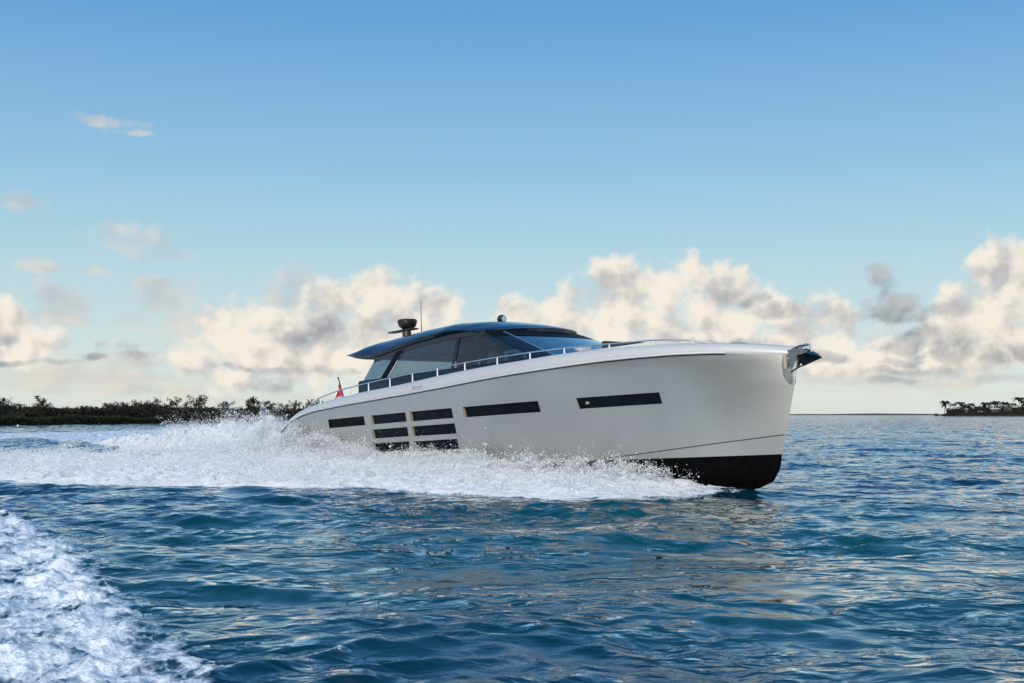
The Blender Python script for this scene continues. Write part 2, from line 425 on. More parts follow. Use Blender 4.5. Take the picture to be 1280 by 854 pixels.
# far water: unresolved wavelets as slope scatter
far = N.noise(N.v('MULTIPLY', POS, (1, 1.3, 1)), 1.6, 6, 0.7)
fv = N.v('MULTIPLY', N.v('SUBTRACT', far.outputs['Color'], (.5, .5, .5)), (1.0, 1.55, 0))
fk = N.ss(dist, 35, 220, 0.0, 1.0)
fvn = N.n('ShaderNodeVectorMath', {0: fv, 'Scale': fk}, operation='SCALE').outputs[0]
nrm = N.v('NORMALIZE', N.v('ADD', bmp.outputs[0], fvn))
attr = N.n('ShaderNodeAttribute', attribute_name='foam')
depthn = N.noise(POS, 0.06, 2)
wcol = N.mix(N.ss(depthn.outputs['Fac'], .35, .65), (.000, .015, .042, 1), (.000, .025, .050, 1))
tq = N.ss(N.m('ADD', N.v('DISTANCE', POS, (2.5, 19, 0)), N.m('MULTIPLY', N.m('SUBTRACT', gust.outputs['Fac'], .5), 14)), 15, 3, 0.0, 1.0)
wcol = N.mix(tq, wcol, (.000, .052, .062, 1))  # turquoise water, with the hull's green reflection painted into the body colour
facing = N.n('ShaderNodeLayerWeight', {'Blend': .5, 'Normal': nrm}).outputs['Facing']
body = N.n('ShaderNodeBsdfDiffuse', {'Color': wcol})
gls = N.n('ShaderNodeBsdfGlossy', {'Color': (1, 1, 1, 1), 'Roughness': .02, 'Normal': nrm})
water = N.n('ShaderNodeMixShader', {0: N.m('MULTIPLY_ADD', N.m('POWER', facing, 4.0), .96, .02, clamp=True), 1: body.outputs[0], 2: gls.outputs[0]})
fn1 = N.noise(POS, 2.6, 8, 0.6, 0.15)
fn2 = N.noise(POS, 9, 4, 0.6)
vor = N.n('ShaderNodeTexVoronoi', {'Vector': N.v('MULTIPLY_ADD', fn2.outputs['Color'], (.18, .18, .18), POS), 'Scale': 5.5}, feature='DISTANCE_TO_EDGE')
lace = N.ss(vor.outputs['Distance'], 0.16, 0.02, 0.0, 0.16)
fsum = N.m('ADD', N.m('ADD', attr.outputs['Fac'], N.m('MULTIPLY', N.m('SUBTRACT', fn1.outputs['Fac'], 0.5), 2.1)), lace)
fmask = N.ss(fsum, 0.50, 0.86)
ffade = N.ss(attr.outputs['Fac'], 0.02, 0.2)
fm = N.m('MULTIPLY', fmask, ffade)
fb_ = N.n('ShaderNodeBump', {'Height': N.m('ADD', N.m('MULTIPLY', fn1.outputs['Fac'], 0.5), N.m('MULTIPLY', fn2.outputs['Fac'], 0.12)), 'Strength': 0.8, 'Distance': 0.35})
foamc = N.mix(N.ss(fsum, 0.6, 1.15), (.42, .54, .64, 1), (.84, .87, .90, 1))
foam_s = N.n('ShaderNodeBsdfPrincipled', {'Base Color': foamc, 'Roughness': 0.75, 'Normal': fb_.outputs[0], 'Specular IOR Level': 0.3})
mx = N.n('ShaderNodeMixShader', {0: fm, 1: water.outputs[0], 2: foam_s.outputs[0]})
N.n('ShaderNodeOutputMaterial', {'Surface': mx.outputs[0]})
V, Fc, foam, _ = build_sea()
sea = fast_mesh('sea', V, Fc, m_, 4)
at = sea.data.attributes.new('foam', 'FLOAT', 'POINT'); at.data.foreach_set('value', foam.astype(np.float32))
tag(sea, kind='structure')
del V, Fc, foam

# ------------------------------------------------------------------ low wooded shore on the left, palm islet on the right
M['soil'] = mat('shore_soil', (.03, .024, .018), .9, 0, 0, .5, .4, .3)
M['bark'] = mat('bark', (.06, .045, .035), .9, 0, 0, 6, .3, .3)
def leafmat(name, c1, c2):
    m_ = mat(name, c1, .75); N = NT(m_.node_tree); b = m_.node_tree.nodes['Principled BSDF']
    oi = N.n('ShaderNodeObjectInfo'); co = N.n('ShaderNodeTexCoord').outputs['Object']
    nz = N.noise(co, 2.0, 3)
    N.t.links.new(N.mix(N.ss(N.m('ADD', nz.outputs['Fac'], N.m('MULTIPLY', oi.outputs['Random'], .3)), .35, .95), (*c1, 1), (*c2, 1)), b.inputs['Base Color'])
    b.inputs['Specular IOR Level'].default_value = .2
    return m_
M['leaf'] = leafmat('casuarina_foliage', (.014, .016, .009), (.030, .032, .017))
M['mangrove'] = leafmat('mangrove_foliage', (.014, .021, .008), (.034, .043, .016))
M['palm'] = leafmat('palm_foliage', (.012, .014, .009), (.028, .030, .018))
M['paleroof'] = mat('pale_roof', (.55, .54, .52), .6, 0, 0, 2, .1)
M['wallp'] = mat('house_wall', (.10, .085, .075), .8, 0, 0, 2, .1)
M['darkwin'] = mat('house_window', (.01, .01, .012), .1, 0, .5, 2, .1)
SHPTS = [(-1000,556),(-700,547),(-400,540),(-200,535.5),(0,532.2),(100,531),(200,529.6),(290,527.6),(345,526.2),(400,524.6),(470,523.2),(520,522.4)]
SHG = [to_ground(*p) for p in SHPTS]
def shore_at(x_px):
    ys = np.interp(x_px, [p[0] for p in SHPTS], [p[1] for p in SHPTS]); return to_ground(x_px, ys)
mb = MB(); rows = []
for (x, y) in SHG:
    L = math.hypot(x, y); ux, uy = x / L, y / L
    rows.append([(x + ux * d, y + uy * d, z) for d, z in ((-1.5, -.6), (0, .05), (3, .45), (14, .8), (60, 1.2), (200, 1.0), (260, -.6))])
land = mb.grid(rows).build('shore', M['soil'], None); tag(land, kind='structure')

def leaf_tris(C, size, rg, flat=0.0):
    n = len(C); d1 = rg.normal(size=(n, 3)); d2 = rg.normal(size=(n, 3))
    d1 /= np.linalg.norm(d1, axis=1)[:, None]; d2 /= np.linalg.norm(d2, axis=1)[:, None]
    sz = (size * rg.uniform(.6, 1.4, n))[:, None]
    V = np.stack([C + d1 * sz, C - d1 * sz * .5 + d2 * sz * .5, C - d1 * sz * .5 - d2 * sz * .5], 1).reshape(-1, 3)
    return V, np.arange(3 * n).reshape(-1, 3)
# continuous low thicket and mangrove fringe: masses nobody could count
def scatter(name, m, n, d0, d1, z0, z1, x0, x1, size, label, cat):
    t = rng.uniform(x0, x1, n); d = d0 + (d1 - d0) * rng.random(n)
    P_ = np.array([shore_at(v) for v in t]); Ld = np.hypot(P_[:, 0], P_[:, 1])
    hz = 0.35 + 1.3 * fbm(P_[:, 0] / 3.1, d / 6 + 5, 3)
    C = np.stack([P_[:, 0] * (1 + d / Ld), P_[:, 1] * (1 + d / Ld), z0 + (z1 - z0) * hz * rng.random(n) ** .7 * (.5 + Ld / 520)], 1)
    V, Fc = leaf_tris(C, size, rng)
    return tag(fast_mesh(name, V, Fc, m, 3, False), label, cat, kind='stuff')
scatter('mangrove', M['mangrove'], 80000, -1, 6, 0, 1.7, -900, 500, .30, 'low green mangrove fringe along the waterline of the left shore', 'shrubs')
scatter('thicket', M['leaf'], 125000, 5, 30, 0.3, 3.3, -900, 500, .42, 'dark tangled thicket behind the mangroves of the left shore', 'thicket')
def crown_mesh(kind, seed):
    rg = np.random.default_rng(seed); C = []
    nb = {'round': 26, 'spire': 30, 'ragged': 17}[kind]
    for b in range(nb):
        h = rg.uniform(.18, .95)
        rad = {'round': .40 * math.sin(math.pi * min(1, (h - .15) / .95)) ** .6, 'spire': .30 * (1.05 - h) ** .8 + .03, 'ragged': .36 * rg.uniform(.5, 1.15)}[kind]
        a = rg.uniform(0, 2 * math.pi); rise = rg.uniform(.02, .16) if kind != 'ragged' else rg.uniform(.05, .28)
        n = 42
        t = rg.random(n) ** .6
        x = math.cos(a) * rad * t; y = math.sin(a) * rad * t; z = h * .88 + rise * t
        C.append(np.stack([x, y, z], 1) + rg.normal(size=(n, 3)) * (.018 + .03 * t[:, None]))
    C = np.concatenate(C); C[:, 2] = np.minimum(C[:, 2], 1.02)
    V, Fc = leaf_tris(C, .042, rg)
    me = bpy.data.meshes.new('crown'); me.from_pydata(V.tolist(), [], Fc.tolist()); me.materials.append(M['leaf']); return me
CR = {k: [crown_mesh(k, 11 + i + 7 * j) for i in range(3)] for j, k in enumerate(('round', 'spire', 'ragged'))}
tk = MB().tube([(0, 0, -.02), (.01, .0, .3), (-.01, .01, .62), (.0, 0, .93)], [.022, .016, .011, .004], 7)
for a in (0.3, 1.5, 2.7, 3.9, 5.2):
    tk.tube([(0, 0, .35 + .06 * a), (.14 * math.cos(a * 1.3), .14 * math.sin(a * 1.3), .50 + .06 * a)], [.009, .003], 5)
TRUNK = tk.build('trunk', M['bark'], None); TRUNKM = TRUNK.data; bpy.data.objects.remove(TRUNK)
TREES = [(-60,500,18,'round'),(-44,505,14,'ragged'),(-25,506,16,'round'),(-10,504,14,'round'),(3,501.5,12,'ragged'),(14,508,13,'round'),(28,509,13,'round'),(42,507.5,12,'round'),(50,502,15,'ragged'),(59,507.5,12,'round'),(68,512,11,'round'),(84,512.5,14,'round'),(95,514.5,11,'ragged'),(106,510,11,'ragged'),(118,513,12,'round'),(127,513,9,'round'),(135,507,10,'ragged'),(141,508,9,'round'),(148,506,9,'round'),(155,506,8,'ragged'),(163,508,11,'round'),(171,505.5,11,'ragged'),(181,503,11,'round'),(190,504.5,10,'round'),(198,503,9,'ragged'),
         (205,505,11,'round'),(213,505,11,'round'),(221,502.5,12,'ragged'),(230,504,10,'round'),(245,497.5,15,'ragged'),(252.5,498.5,13,'ragged'),(260,506,9,'round'),(269,510,10,'round'),(277,505.5,12,'ragged'),(284.5,502.5,11,'ragged'),(294,510,9,'round'),(303,510,9,'ragged'),(311,499,10,'spire'),(317,496,11,'spire'),(323,503,9,'spire'),(331,502.5,8,'ragged'),(338,504,10,'ragged'),(350,505.5,8,'ragged'),(357,506,8,'ragged'),(367,503,8,'ragged'),(373,504.5,8,'ragged'),(380,506,8,'round'),(386.5,502,8,'ragged'),(398,500,10,'round'),(410,503,10,'ragged')]
SPECIAL = {3: 'dark ragged tree at the left frame edge of the shoreline treeline', 50: 'tallest dark pointed tree of the left end of the treeline, above the mangroves',
           245: 'broad dark tree with ragged raised twin crown in the middle of the treeline', 317: 'tall dark spire shaped tree standing highest above the splash',
           311: 'dark conical tree touching the left side of the tallest spire tree', 350: 'small thin crowned tree with a gap on each side, right of the spire tree',
           367: 'upright split crowned tree just left of the yacht stern', 386.5: 'slim dark tree showing behind the aft end of the handrail', 84: 'low rounded bushy tree in the dip of the treeline above green mangroves',
           181: 'dark rounded tree rising over its neighbours left of the broad ragged tree'}
for i, (tx, ty, tw, kd) in enumerate(TREES):
    x, y = shore_at(tx); L = math.hypot(x, y); d = 8 + 9 * ((i * 37) % 10) / 10; x *= 1 + d / L; y *= 1 + d / L
    z0 = .6; hgt_ = (EYE + (HZ - ty) / F * y - z0) * (1.24 if tx < 242 else 1.10)
    t = empty('casuarina_tree', (x, y, z0)); t.rotation_euler = (0, 0, i * 1.7)
    tag(t, SPECIAL.get(tx, 'dark feathery evergreen tree among its lookalikes in the left shoreline treeline'), 'tree', 'trees along the left shoreline')
    wd = 1.6 * tw / F * y
    c = bpy.data.objects.new('crown', CR[kd][i % 3]); COL.objects.link(c); c.parent = t; c.scale = (wd / .68, wd / .68, hgt_)
    k = bpy.data.objects.new('trunk', TRUNKM); COL.objects.link(k); k.parent = t; k.scale = (hgt_ * .9, hgt_ * .9, hgt_)
# tiny boat moored under the trees and a mooring float
bx, by = to_ground(348, 526.0)
bt = empty('small_boat', (bx, by - 1, 0)); tag(bt, 'tiny white motorboat moored under the trees left of the yacht stern', 'boat')
rows = []
for i in range(11):
    t = i / 10; u = -1.9 + 3.8 * t; b_ = .75 * (1 - max(0, (t - .5) / .5) ** 2.2) * (1 if i < 10 else 0)
    rows.append([(u, -b_, .62 + .15 * t), (u + .0, -b_ * .8, .05), (u, 0, -.15), (u, b_ * .8, .05), (u, b_, .62 + .15 * t)])
MB().grid(rows).build('hull', M['coam'], bt); MB().box(-.4, .5, -.5, .5, .6, 1.05).build('cabin', M['coam'], bt, bevel=.06); MB().box(-2.1, -1.9, -.15, .15, .1, .85).build('outboard_motor', M['rubber'], bt, bevel=.03)
bx, by = to_ground(22.5, 533.2)
bu = empty('mooring_buoy', (bx, by, 0)); tag(bu, 'small white mooring buoy floating off the left shore', 'buoy')
MB().lathe([(.02, -.2), (.17, -.14), (.24, .02), (.2, .2), (.08, .30), (.04, .36), (.02, .37)], (0, 0, 0), 16).build('float', M['coam'], bu)
MB().lathe([(.05, .36), (.05, .40)], (0, 0, 0), 10).build('shackle', M['gasket'], bu)

# right: far low land and the palm islet
DI = 1400.0
def isl(x_px, z=0.0, dd=0.0): return ((x_px - CX) / F * (DI + dd), DI + dd, z)
rows = []
for xp, h in [(1172,0),(1178,.8),(1184,3.2),(1192,5.2),(1200,6.6),(1212,7.4),(1230,7.8),(1250,8.2),(1275,8.6),(1310,9),(1400,9),(1450,5),(1480,0)]:
    rows.append([isl(xp, -.8, -14), isl(xp, .2, -8), isl(xp, h * .72, 0), isl(xp, h, 14), isl(xp, h, 80), isl(xp, -.8, 120)])
tag(MB().grid(rows).build('islet', M['soil'], None), kind='structure')
n = 26000; xp = rng.uniform(1177, 1440, n); hh = np.interp(xp, [1177, 1184, 1192, 1200, 1230, 1440], [.6, 3.4, 5.5, 7, 8.2, 9]); dd = rng.uniform(-9, 30, n)
C = np.stack([(xp - CX) / F * (DI + dd), DI + dd, np.clip(hh * np.clip((dd + 12) / 18, .1, 1) * rng.uniform(.4, 1.0, n) + rng.random(n) ** 1.3 * 8.5 * fbm(xp / 4, dd / 9, 3) * (xp > 1183), .1, None)], 1)
V, Fc = leaf_tris(C, 1.0, rng)
tag(fast_mesh('undergrowth', V, Fc, M['palm'], 3, False), 'dark undergrowth covering the palm islet at the right horizon', 'bushes', kind='stuff')
rows = []
for xp, h in [(960,0),(985,2.2),(1015,3.4),(1050,3),(1080,4.5),(1110,5.5),(1140,4.8),(1165,3.8),(1185,3),(1230,0)]:
    q = 5200 / F; rows.append([((xp - CX) * q, 5200, -1), ((xp - CX) * q, 5210, h), ((xp - CX) * q, 5400, h * 1.1), ((xp - CX) * q, 5500, -1)])
tag(MB().grid(rows).build('distant_land', M['soil'], None), kind='structure')
rk = MB().lathe([(2.4, -.8), (2.6, .8), (2.1, 2.2), (1.1, 3.0), (.3, 3.2)], (0, 0, 0), 12).build('rock', M['soil'], None)
for v in rk.data.vertices: v.co *= 1 + .25 * (fbm(np.array([v.co.x * .4 + 3]), np.array([v.co.y * .4 + v.co.z]), 3)[0] - .5)
rk.location = isl(1170.5, 0, -4); tag(rk, 'small dark rock standing in the water off the palm islet', 'rock')
def palm_mesh(seed):
    rg = np.random.default_rng(seed); mb = MB()
    for k in range(17):
        a = k * 2.4 + rg.uniform(-.3, .3); L = rg.uniform(.85, 1.15); up_ = rg.uniform(-.15, 1.0); pr = None
        for i in range(7):
            t = i / 6; r = L * t * math.cos(up_ * .8) ; z = math.sin(up_) * L * t - .75 * t * t * L
            w_ = .17 * math.sin(math.pi * (.12 + .83 * t))
            c = Vector((math.cos(a) * r, math.sin(a) * r, z)); sd_ = Vector((-math.sin(a), math.cos(a), 0)) * w_
            cur = (c + sd_ + Vector((0, 0, -.5 * w_)), c, c - sd_ + Vector((0, 0, -.5 * w_)))
            if pr: mb.add([*pr, *cur], [(0, 1, 4, 3), (1, 2, 5, 4)])
            pr = cur
    o = mb.build('crown', M['palm'], None, smooth=False, recalc=False); me = o.data; bpy.data.objects.remove(o); return me
PM = [palm_mesh(i) for i in range(3)]
pt = MB().tube([(0, 0, 0), (.02, 0, .35), (.05, 0, .7), (.06, 0, 1)], [.030, .022, .019, .017], 7).build('trunk', M['bark'], None); PTM = pt.data; bpy.data.objects.remove(pt)
PALMS = [(1180.5,499.5,6.6,'leftmost palm leaning alone at the tip of the islet'),(1192,504,3.8,'thin small palm between the two left palms of the islet'),(1200,500.5,6.6,'tall bushy palm second from the islet tip beside the thin one'),(1206,505,4.5,None),(1214,503,5.5,'round headed palm left of the middle dip of the islet'),(1222,507,4.6,None),(1231,501.5,6,'dark palm just right of the dip in the islet treeline'),(1240,501.5,5.5,None),(1245,499.6,6,'high dense palm above the wide pale roof on the islet'),(1256,501,6.5,None),(1267,503,5,None),(1274,494.5,7.2,'tallest palm of the islet near the right frame edge'),(1281,500,6,None),(1290,498,6.5,None)]
for i, (xq, yq, rq, lb) in enumerate(PALMS):
    gz = float(np.interp(xq, [1177, 1184, 1192, 1200, 1230, 1440], [.6, 3.0, 5, 6.6, 7.8, 9])) - .4
    dd = (i * 5) % 9 + 2
    p = empty('palm_tree', isl(xq, gz, dd)); p.rotation_euler = (0, 0, i * 2.1)
    tag(p, lb or 'dark palm with drooping fronds crowded among others on the right islet', 'palm tree', 'palms on the right islet')
    r_ = rq / F * DI; ht = EYE + (HZ - yq) / F * (DI + dd) - gz - r_ * .5
    c = bpy.data.objects.new('crown', PM[i % 3]); COL.objects.link(c); c.parent = p; c.scale = (r_ * 1.35,) * 3; c.location = (.06 * ht, 0, ht)
    k = bpy.data.objects.new('trunk', PTM); COL.objects.link(k); k.parent = p; k.scale = (ht, ht, ht)
for xq, zq, wq, lb in [(1208.5,8.6,4.2,'small pale roofed house left of the middle of the islet'),(1226,5.6,5,'low pale roofed hut near the islet waterline'),(1245,9.0,11.5,'long pale roofed house under the high dense palm'),(1260,12.4,10,'upper pale roofed house between palms at the right of the islet')]:
    h = empty('house', isl(xq, zq - 3.4, -2)); tag(h, lb, 'house', 'houses on the right islet')
    hw = wq / F * DI / 2; g0 = -4.0
    MB().box(-hw * .92, hw * .92, 0, 7, g0, 2.6).build('wall', M['wallp'], h, smooth=False)
    MB().add([(-hw * 1.05, -.6, 2.5), (hw * 1.05, -.6, 2.5), (hw * .8, 3.5, 4.0), (-hw * .8, 3.5, 4.0), (-hw * 1.05, 7.6, 2.5), (hw * 1.05, 7.6, 2.5)], [(0, 1, 2, 3), (3, 2, 5, 4), (0, 3, 4), (1, 5, 2)]).build('roof', M['paleroof'], h, smooth=False)
    for k in range(max(1, int(hw / 1.6))):
        xx = -hw * .75 + (k + .5) * hw * 1.5 / max(1, int(hw / 1.6)); MB().box(xx - .5, xx + .5, -.04, .02, .7, 2.0).build('window', M['darkwin'], h, smooth=False)

# ------------------------------------------------------------------ the yacht (built in its own frame: x forward, y port, z up)
yacht = empty('motor_yacht')
mw = Matrix((( eu.x, el_.x, ew.x, YO[0]), (eu.y, el_.y, ew.y, YO[1]), (eu.z, el_.z, ew.z, YO[2]), (0, 0, 0, 1)))
yacht.location = mw.to_translation(); yacht.rotation_euler = mw.to_euler()
tag(yacht, 'silver grey motor yacht with navy blue roof planing through white spray', 'yacht')
RU = np.array([(2.0,2.38),(2.25,2.52),(2.6,2.64),(2.97,2.74),(3.77,2.89),(4.6,2.98),(6.7,3.07),(8.9,3.14),(10.6,3.2),(12.3,3.27),(13.8,3.35),(15.1,3.41),(16.2,3.45),(17,3.48),(18,3.515),(19,3.53),(20,3.53),(21,3.49),(22,3.38),(22.7,3.31)])
TP = np.array([(2.05,2.42),(2.3,2.66),(2.6,2.80),(3.24,3.03),(4.08,3.18),(5.37,3.30),(6.32,3.36),(7.2,3.42),(8,3.46),(9.1,3.5),(10.3,3.56),(11.6,3.64),(12.9,3.70),(14.2,3.75),(15.5,3.79),(16.3,3.83),(17.2,3.85),(18.5,3.85),(19.8,3.82),(20.7,3.77),(21.5,3.70),(22.1,3.62),(22.66,3.52)])
STM = np.array([(-.4,19.0),(-.1,20.4),(0,20.6),(.12,21.37),(.29,21.83),(.62,22.05),(.95,22.11),(1.43,22.27),(1.91,22.39),(2.74,22.61),(3.31,22.7),(3.6,22.68)])
KEEL = np.array([(-.5,-.62),(5,-.60),(12,-.52),(16,-.38),(19,-.18),(20.6,0),(21.37,.12),(21.83,.29),(22.05,.62),(22.11,.95)])
def smooth_interp(x, tab):
    xs, ys = tab[:, 0], tab[:, 1]
    h = 0.18
    return sum(np.interp(x + k * h, xs, ys) * w_ for k, w_ in ((-1, .25), (0, .5), (1, .25)))
def wr(u): return float(np.interp(u, RU[:, 0], RU[:, 1])) if u > 21.5 or u < 3.2 else float(smooth_interp(u, RU))
def wt(u): return float(np.interp(u, TP[:, 0], TP[:, 1])) if u > 21.5 or u < 3.2 else float(smooth_interp(u, TP))
def ust(w_): return float(np.interp(w_, STM[:, 0], STM[:, 1]))
def hv(u, w_):
    t = min(max((w_ - .95) / (wr(u) - .95), 0), 1.1); us = ust(w_); s = min(max(u / us, 0), 1)
    a = 1 - max(0, (s - .45) / .55) ** (1.70 + 1.25 * t ** 2.1)
    b = 1 - .1 * max(0, (.4 - s) / .4) ** 2
    # turn of the stern quarter
    e = max(0, (3.3 - (u + .4 - 1.03 * (w_ - .0) + 2.0)) / 1.6) if w_ < 3 else 0
    return (2.4 + .35 * t) * a * b - 0.10 * min(e, 1.2) ** 2
WIN = [(5.42,7.67,2.355,2.645),(8.07,10.0,2.355,2.64),(10.23,12.29,2.345,2.64),(8.0,9.98,1.905,2.19),(10.2,12.28,1.89,2.19),(7.93,9.95,1.465,1.75),(10.18,12.25,1.44,1.735),(12.77,15.68,2.335,2.635),(16.92,19.33,2.345,2.635),(2.85,3.45,2.405,2.53)]
def side_grid(sg, nU=150, nT=26):
    rows = []
    for j in range(nT + 1):
        t = j / nT; row = []
        u0 = -.4 + 1.03 * .95
        for _ in range(30): w0 = .95 + t * (wr(u0) - .95); u0 = .5 * u0 + .5 * (-.4 + 1.03 * w0)
        u1 = 22.4
        for _ in range(30): w1 = .95 + t * (wr(u1) - .95); u1 = ust(w1)
        for i in range(nU + 1):
            x = i / nU; x = x + .10 * math.sin(2 * math.pi * x) / (2 * math.pi) * -1 if False else x
            s = 1 - (1 - x) ** 1.35
            u = u0 + (u1 - u0) * s; w_ = .95 + t * (wr(u) - .95)
            v = hv(u, w_) if i < nU else 0
            if i == nU: u = ust(w_)
            row.append((u, -sg * v, w_))
        rows.append(row)
    return rows
bm = bmesh.new()
def bm_grid(bm, rows, flip):
    vs_ = [[bm.verts.new(p) for p in r] for r in rows]; out_ = []
    for i in range(len(rows) - 1):
        for j in range(len(rows[0]) - 1):
            q = [vs_[i][j], vs_[i][j + 1], vs_[i + 1][j + 1], vs_[i + 1][j]]
            if flip: q.reverse()
            out_.append(bm.faces.new(q))
    return vs_, out_
GS, _ = bm_grid(bm, side_grid(1), False)
GP, _ = bm_grid(bm, side_grid(-1), True)
for i in range(len(GS) - 1):                         # transom
    bm.faces.new([GS[i][0], GS[i + 1][0], GP[i + 1][0], GP[i][0]])
for sg in (1, -1):
    for (u0, u1, w0, w1) in WIN:
        for (co, no) in (((u0, 0, 0), (1, 0, 0)), ((u1, 0, 0), (1, 0, 0)), ((0, 0, w0), (0, 0, 1)), ((0, 0, w1), (0, 0, 1))):
            fs = [f for f in bm.faces if f.calc_center_median().y * -sg > .3 and all(u0 - .4 < v.co.x < u1 + .4 and w0 - .2 < v.co.z < w1 + .2 for v in f.verts)]
            g = set(fs); 
            for f in fs: g.update(f.edges); g.update(f.verts)
            bmesh.ops.bisect_plane(bm, geom=list(g), dist=1e-4, plane_co=co, plane_no=no)
        dl = []
        for f in bm.faces:
            c = f.calc_center_median()
            if c.y * -sg > .3 and u0 < c.x < u1 and w0 < c.z < w1: dl.append(f)
        bmesh.ops.delete(bm, geom=dl, context='FACES')
bmesh.ops.remove_doubles(bm, verts=bm.verts, dist=1e-4)
bmesh.ops.recalc_face_normals(bm, faces=bm.faces)
for f in bm.faces: f.smooth = True
for e in bm.edges:
    if len(e.link_faces) == 2 and e.calc_face_angle(0) > R(40): e.smooth = False
me = bpy.data.meshes.new('hull'); bm.to_mesh(me); bm.free(); me.materials.append(M['hull'])
hull = bpy.data.objects.new('hull', me); COL.objects.link(hull); hull.parent = yacht

def win(sg, u0, u1, w0, w1, depth=.10, kind='window'):
    n = 14
    def rim(d, u, w_): return (u, -sg * (hv(u, w_) - d), w_)
    def loop(d, s_=0.0):
        L = [rim(d, u0 + (u1 - u0) * i / n, w0) for i in range(n)] + [rim(d, u1, w0 + (w1 - w0) * i / 3) for i in range(3)]
        L += [rim(d, u1 - (u1 - u0) * i / n, w1) for i in range(n)] + [rim(d, u0, w1 - (w1 - w0) * i / 3) for i in range(3)]
        return L
    a, b = loop(0), loop(depth); k = len(a)
    mb = MB().add(a + b, [(i, (i + 1) % k, k + (i + 1) % k, k + i) for i in range(k)])
    o = mb.build(kind, M['reveal'], yacht, smooth=False, recalc=False)
    rows = [[(u, -sg * (hv(u, w_) - depth * .85), w_) for u in np.linspace(u0, u1, n + 1)] for w_ in (w0, w1)]
    MB().grid(rows).build('pane', M['pane'], o)
    return o
for sg in (1, -1):
    for k, W_ in enumerate(WIN):
        if k == 0:
            o = win(sg, *W_, depth=.07, kind='vent'); o.data.materials[0] = M['black']
            for q in range(7):
                z = W_[2] + (W_[3] - W_[2]) * (q + .5) / 7
                rows = [[(u, -sg * (hv(u, z) - dd), z + dz) for u in np.linspace(W_[0], W_[1], 12)] for dd, dz in ((.005, -.012), (.005, .004), (.045, .016))]
                MB().grid(rows).build('slat', M['black'], o)
        elif k == 9:
            o = win(sg, *W_, depth=.10, kind='fairlead_opening')
            MB().tube([(3.5, -sg * (hv(3.5, 2.47) + .01), 2.47), (3.85, -sg * (hv(3.85, 2.47) + .01), 2.475)], .055, 12).build('fairlead_roller', M['chrome'], o)
        else: win(sg, *W_, depth=.05 if k == 8 else .11)
# a small fitting inside the forward window
MB().box(17.16, 17.27, -hv(17.2, 2.5) + .025, -hv(17.2, 2.5) + .045, 2.46, 2.52).build('window_latch', M['reveal'], yacht)

# underwater body
rows = []
for j in range(9):
    t = j / 8; row = []
    for i in range(121):
        x = i / 120; s = 1 - (1 - x) ** 1.5; u = .58 + (22.11 - .58) * s
        k_ = float(np.interp(u, KEEL[:, 0], KEEL[:, 1]))
        v0 = hv(u, .95) if i < 120 else 0
        # topsides carry on down to a chine, then a vee to the keel
        if t < .35: f_ = t / .35; wv = .95 - (.95 - k_) * .45 * f_; vv = v0 * (1 - .07 * f_)
        else: f_ = (t - .35) / .65; wv = .95 - (.95 - k_) * (.45 + .55 * f_); vv = v0 * .93 * (1 - f_)
        row.append((u, -vv, wv))
    rows.append(row)
full = rows + [[(p[0], -p[1], p[2]) for p in r] for r in rows[-2::-1]]
MB().grid(full).build('hull_bottom', M['anti'], yacht, sharp=50)
def on_hull(u, w_, off=0.0, sg=1): return (u, -sg * (hv(u, w_) + off), w_)
for sg in (1, -1):
    MB().tube([on_hull(u, float(np.interp(u, [17.3, 19.14, 20.69, 22.24], [.99, 1.15, 1.29, 1.42])), -.004, sg) for u in np.linspace(17.3, 22.22, 40)], .013, 6).build('spray_rail', M['gasket'], yacht)
    uu = np.concatenate([np.linspace(1.99, 3.2, 16), np.linspace(3.4, 21.2, 90)])
    rp = [(u, -sg * (hv(u, wr(u)) + .012), wr(u) + .012) for u in uu]
    MB().tube(rp, .027, 8).build('rub_rail', M['railp'], yacht)
    MB().tube([(u, -sg * (hv(u, wr(u)) + .004), wr(u) - .030) for u in uu], .014, 6).build('rub_rail_shadow_line', M['gasket'], yacht)  # dark tube standing in for the shadow line beneath the rub rail

# coaming from the rub rail up to the side deck, one moulding round the bow
def coam_section(u, sg):
    w0, w1 = wr(u), wt(u); v0 = hv(u, w0); us = 22.7
    k = min(1, max(0, (u - 2.0) / 1.2)); inn = .17 * k
    h = w1 - w0
    nose = max(0.0, 1 - ((max(u, 20.5) - 20.5) / 2.2) ** 2.2)
    v0 = max(v0, 0.0)
    ss_ = [(0, 0), (.015, .25 * h), (.0, .55 * h), (-inn * .4, .85 * h), (-inn * .6 - .02, .96 * h), (-inn - .06, h), (-inn - .20 * k, h + .004), (-inn - .26 * k, h - .02), (-inn - .30 * k, h - .16 * k)]
    return [(u, -sg * max(0, v0 + a), w0 + b) for a, b in ss_]
us_ = np.concatenate([np.linspace(2.0, 3.2, 14), np.linspace(3.4, 22.66, 130)])
for sg in (1, -1): pass
rowsS = [coam_section(u, 1) for u in us_]
rowsP = [coam_section(u, -1) for u in us_[::-1]]
mb = MB().grid(rowsS + [[(22.72, 0, z) for (_, _, z) in rowsS[-1]]] + rowsP)
mb.build('coaming', M['coam'], yacht, sharp=60, recalc=False)
mb = MB(); rows = []
for u in np.concatenate([np.linspace(2.3, 3.2, 6), np.linspace(3.4, 22.6, 80)]):
    v0 = max(.0, hv(u, wr(u)) - .30); z = wt(u) - .12; cam_ = .10 if u > 16 else .0
    rows.append([(u, -v0 * q, z + cam_ * (1 - q * q) * min(1, v0)) for q in np.linspace(-1, 1, 13)])
mb.grid(rows).build('deck', M['deck'], yacht)
MB().box(.25, 1.62, -2.15, 2.15, 1.44, 1.56).build('swim_platform', M['darksteel'], yacht, bevel=.03)

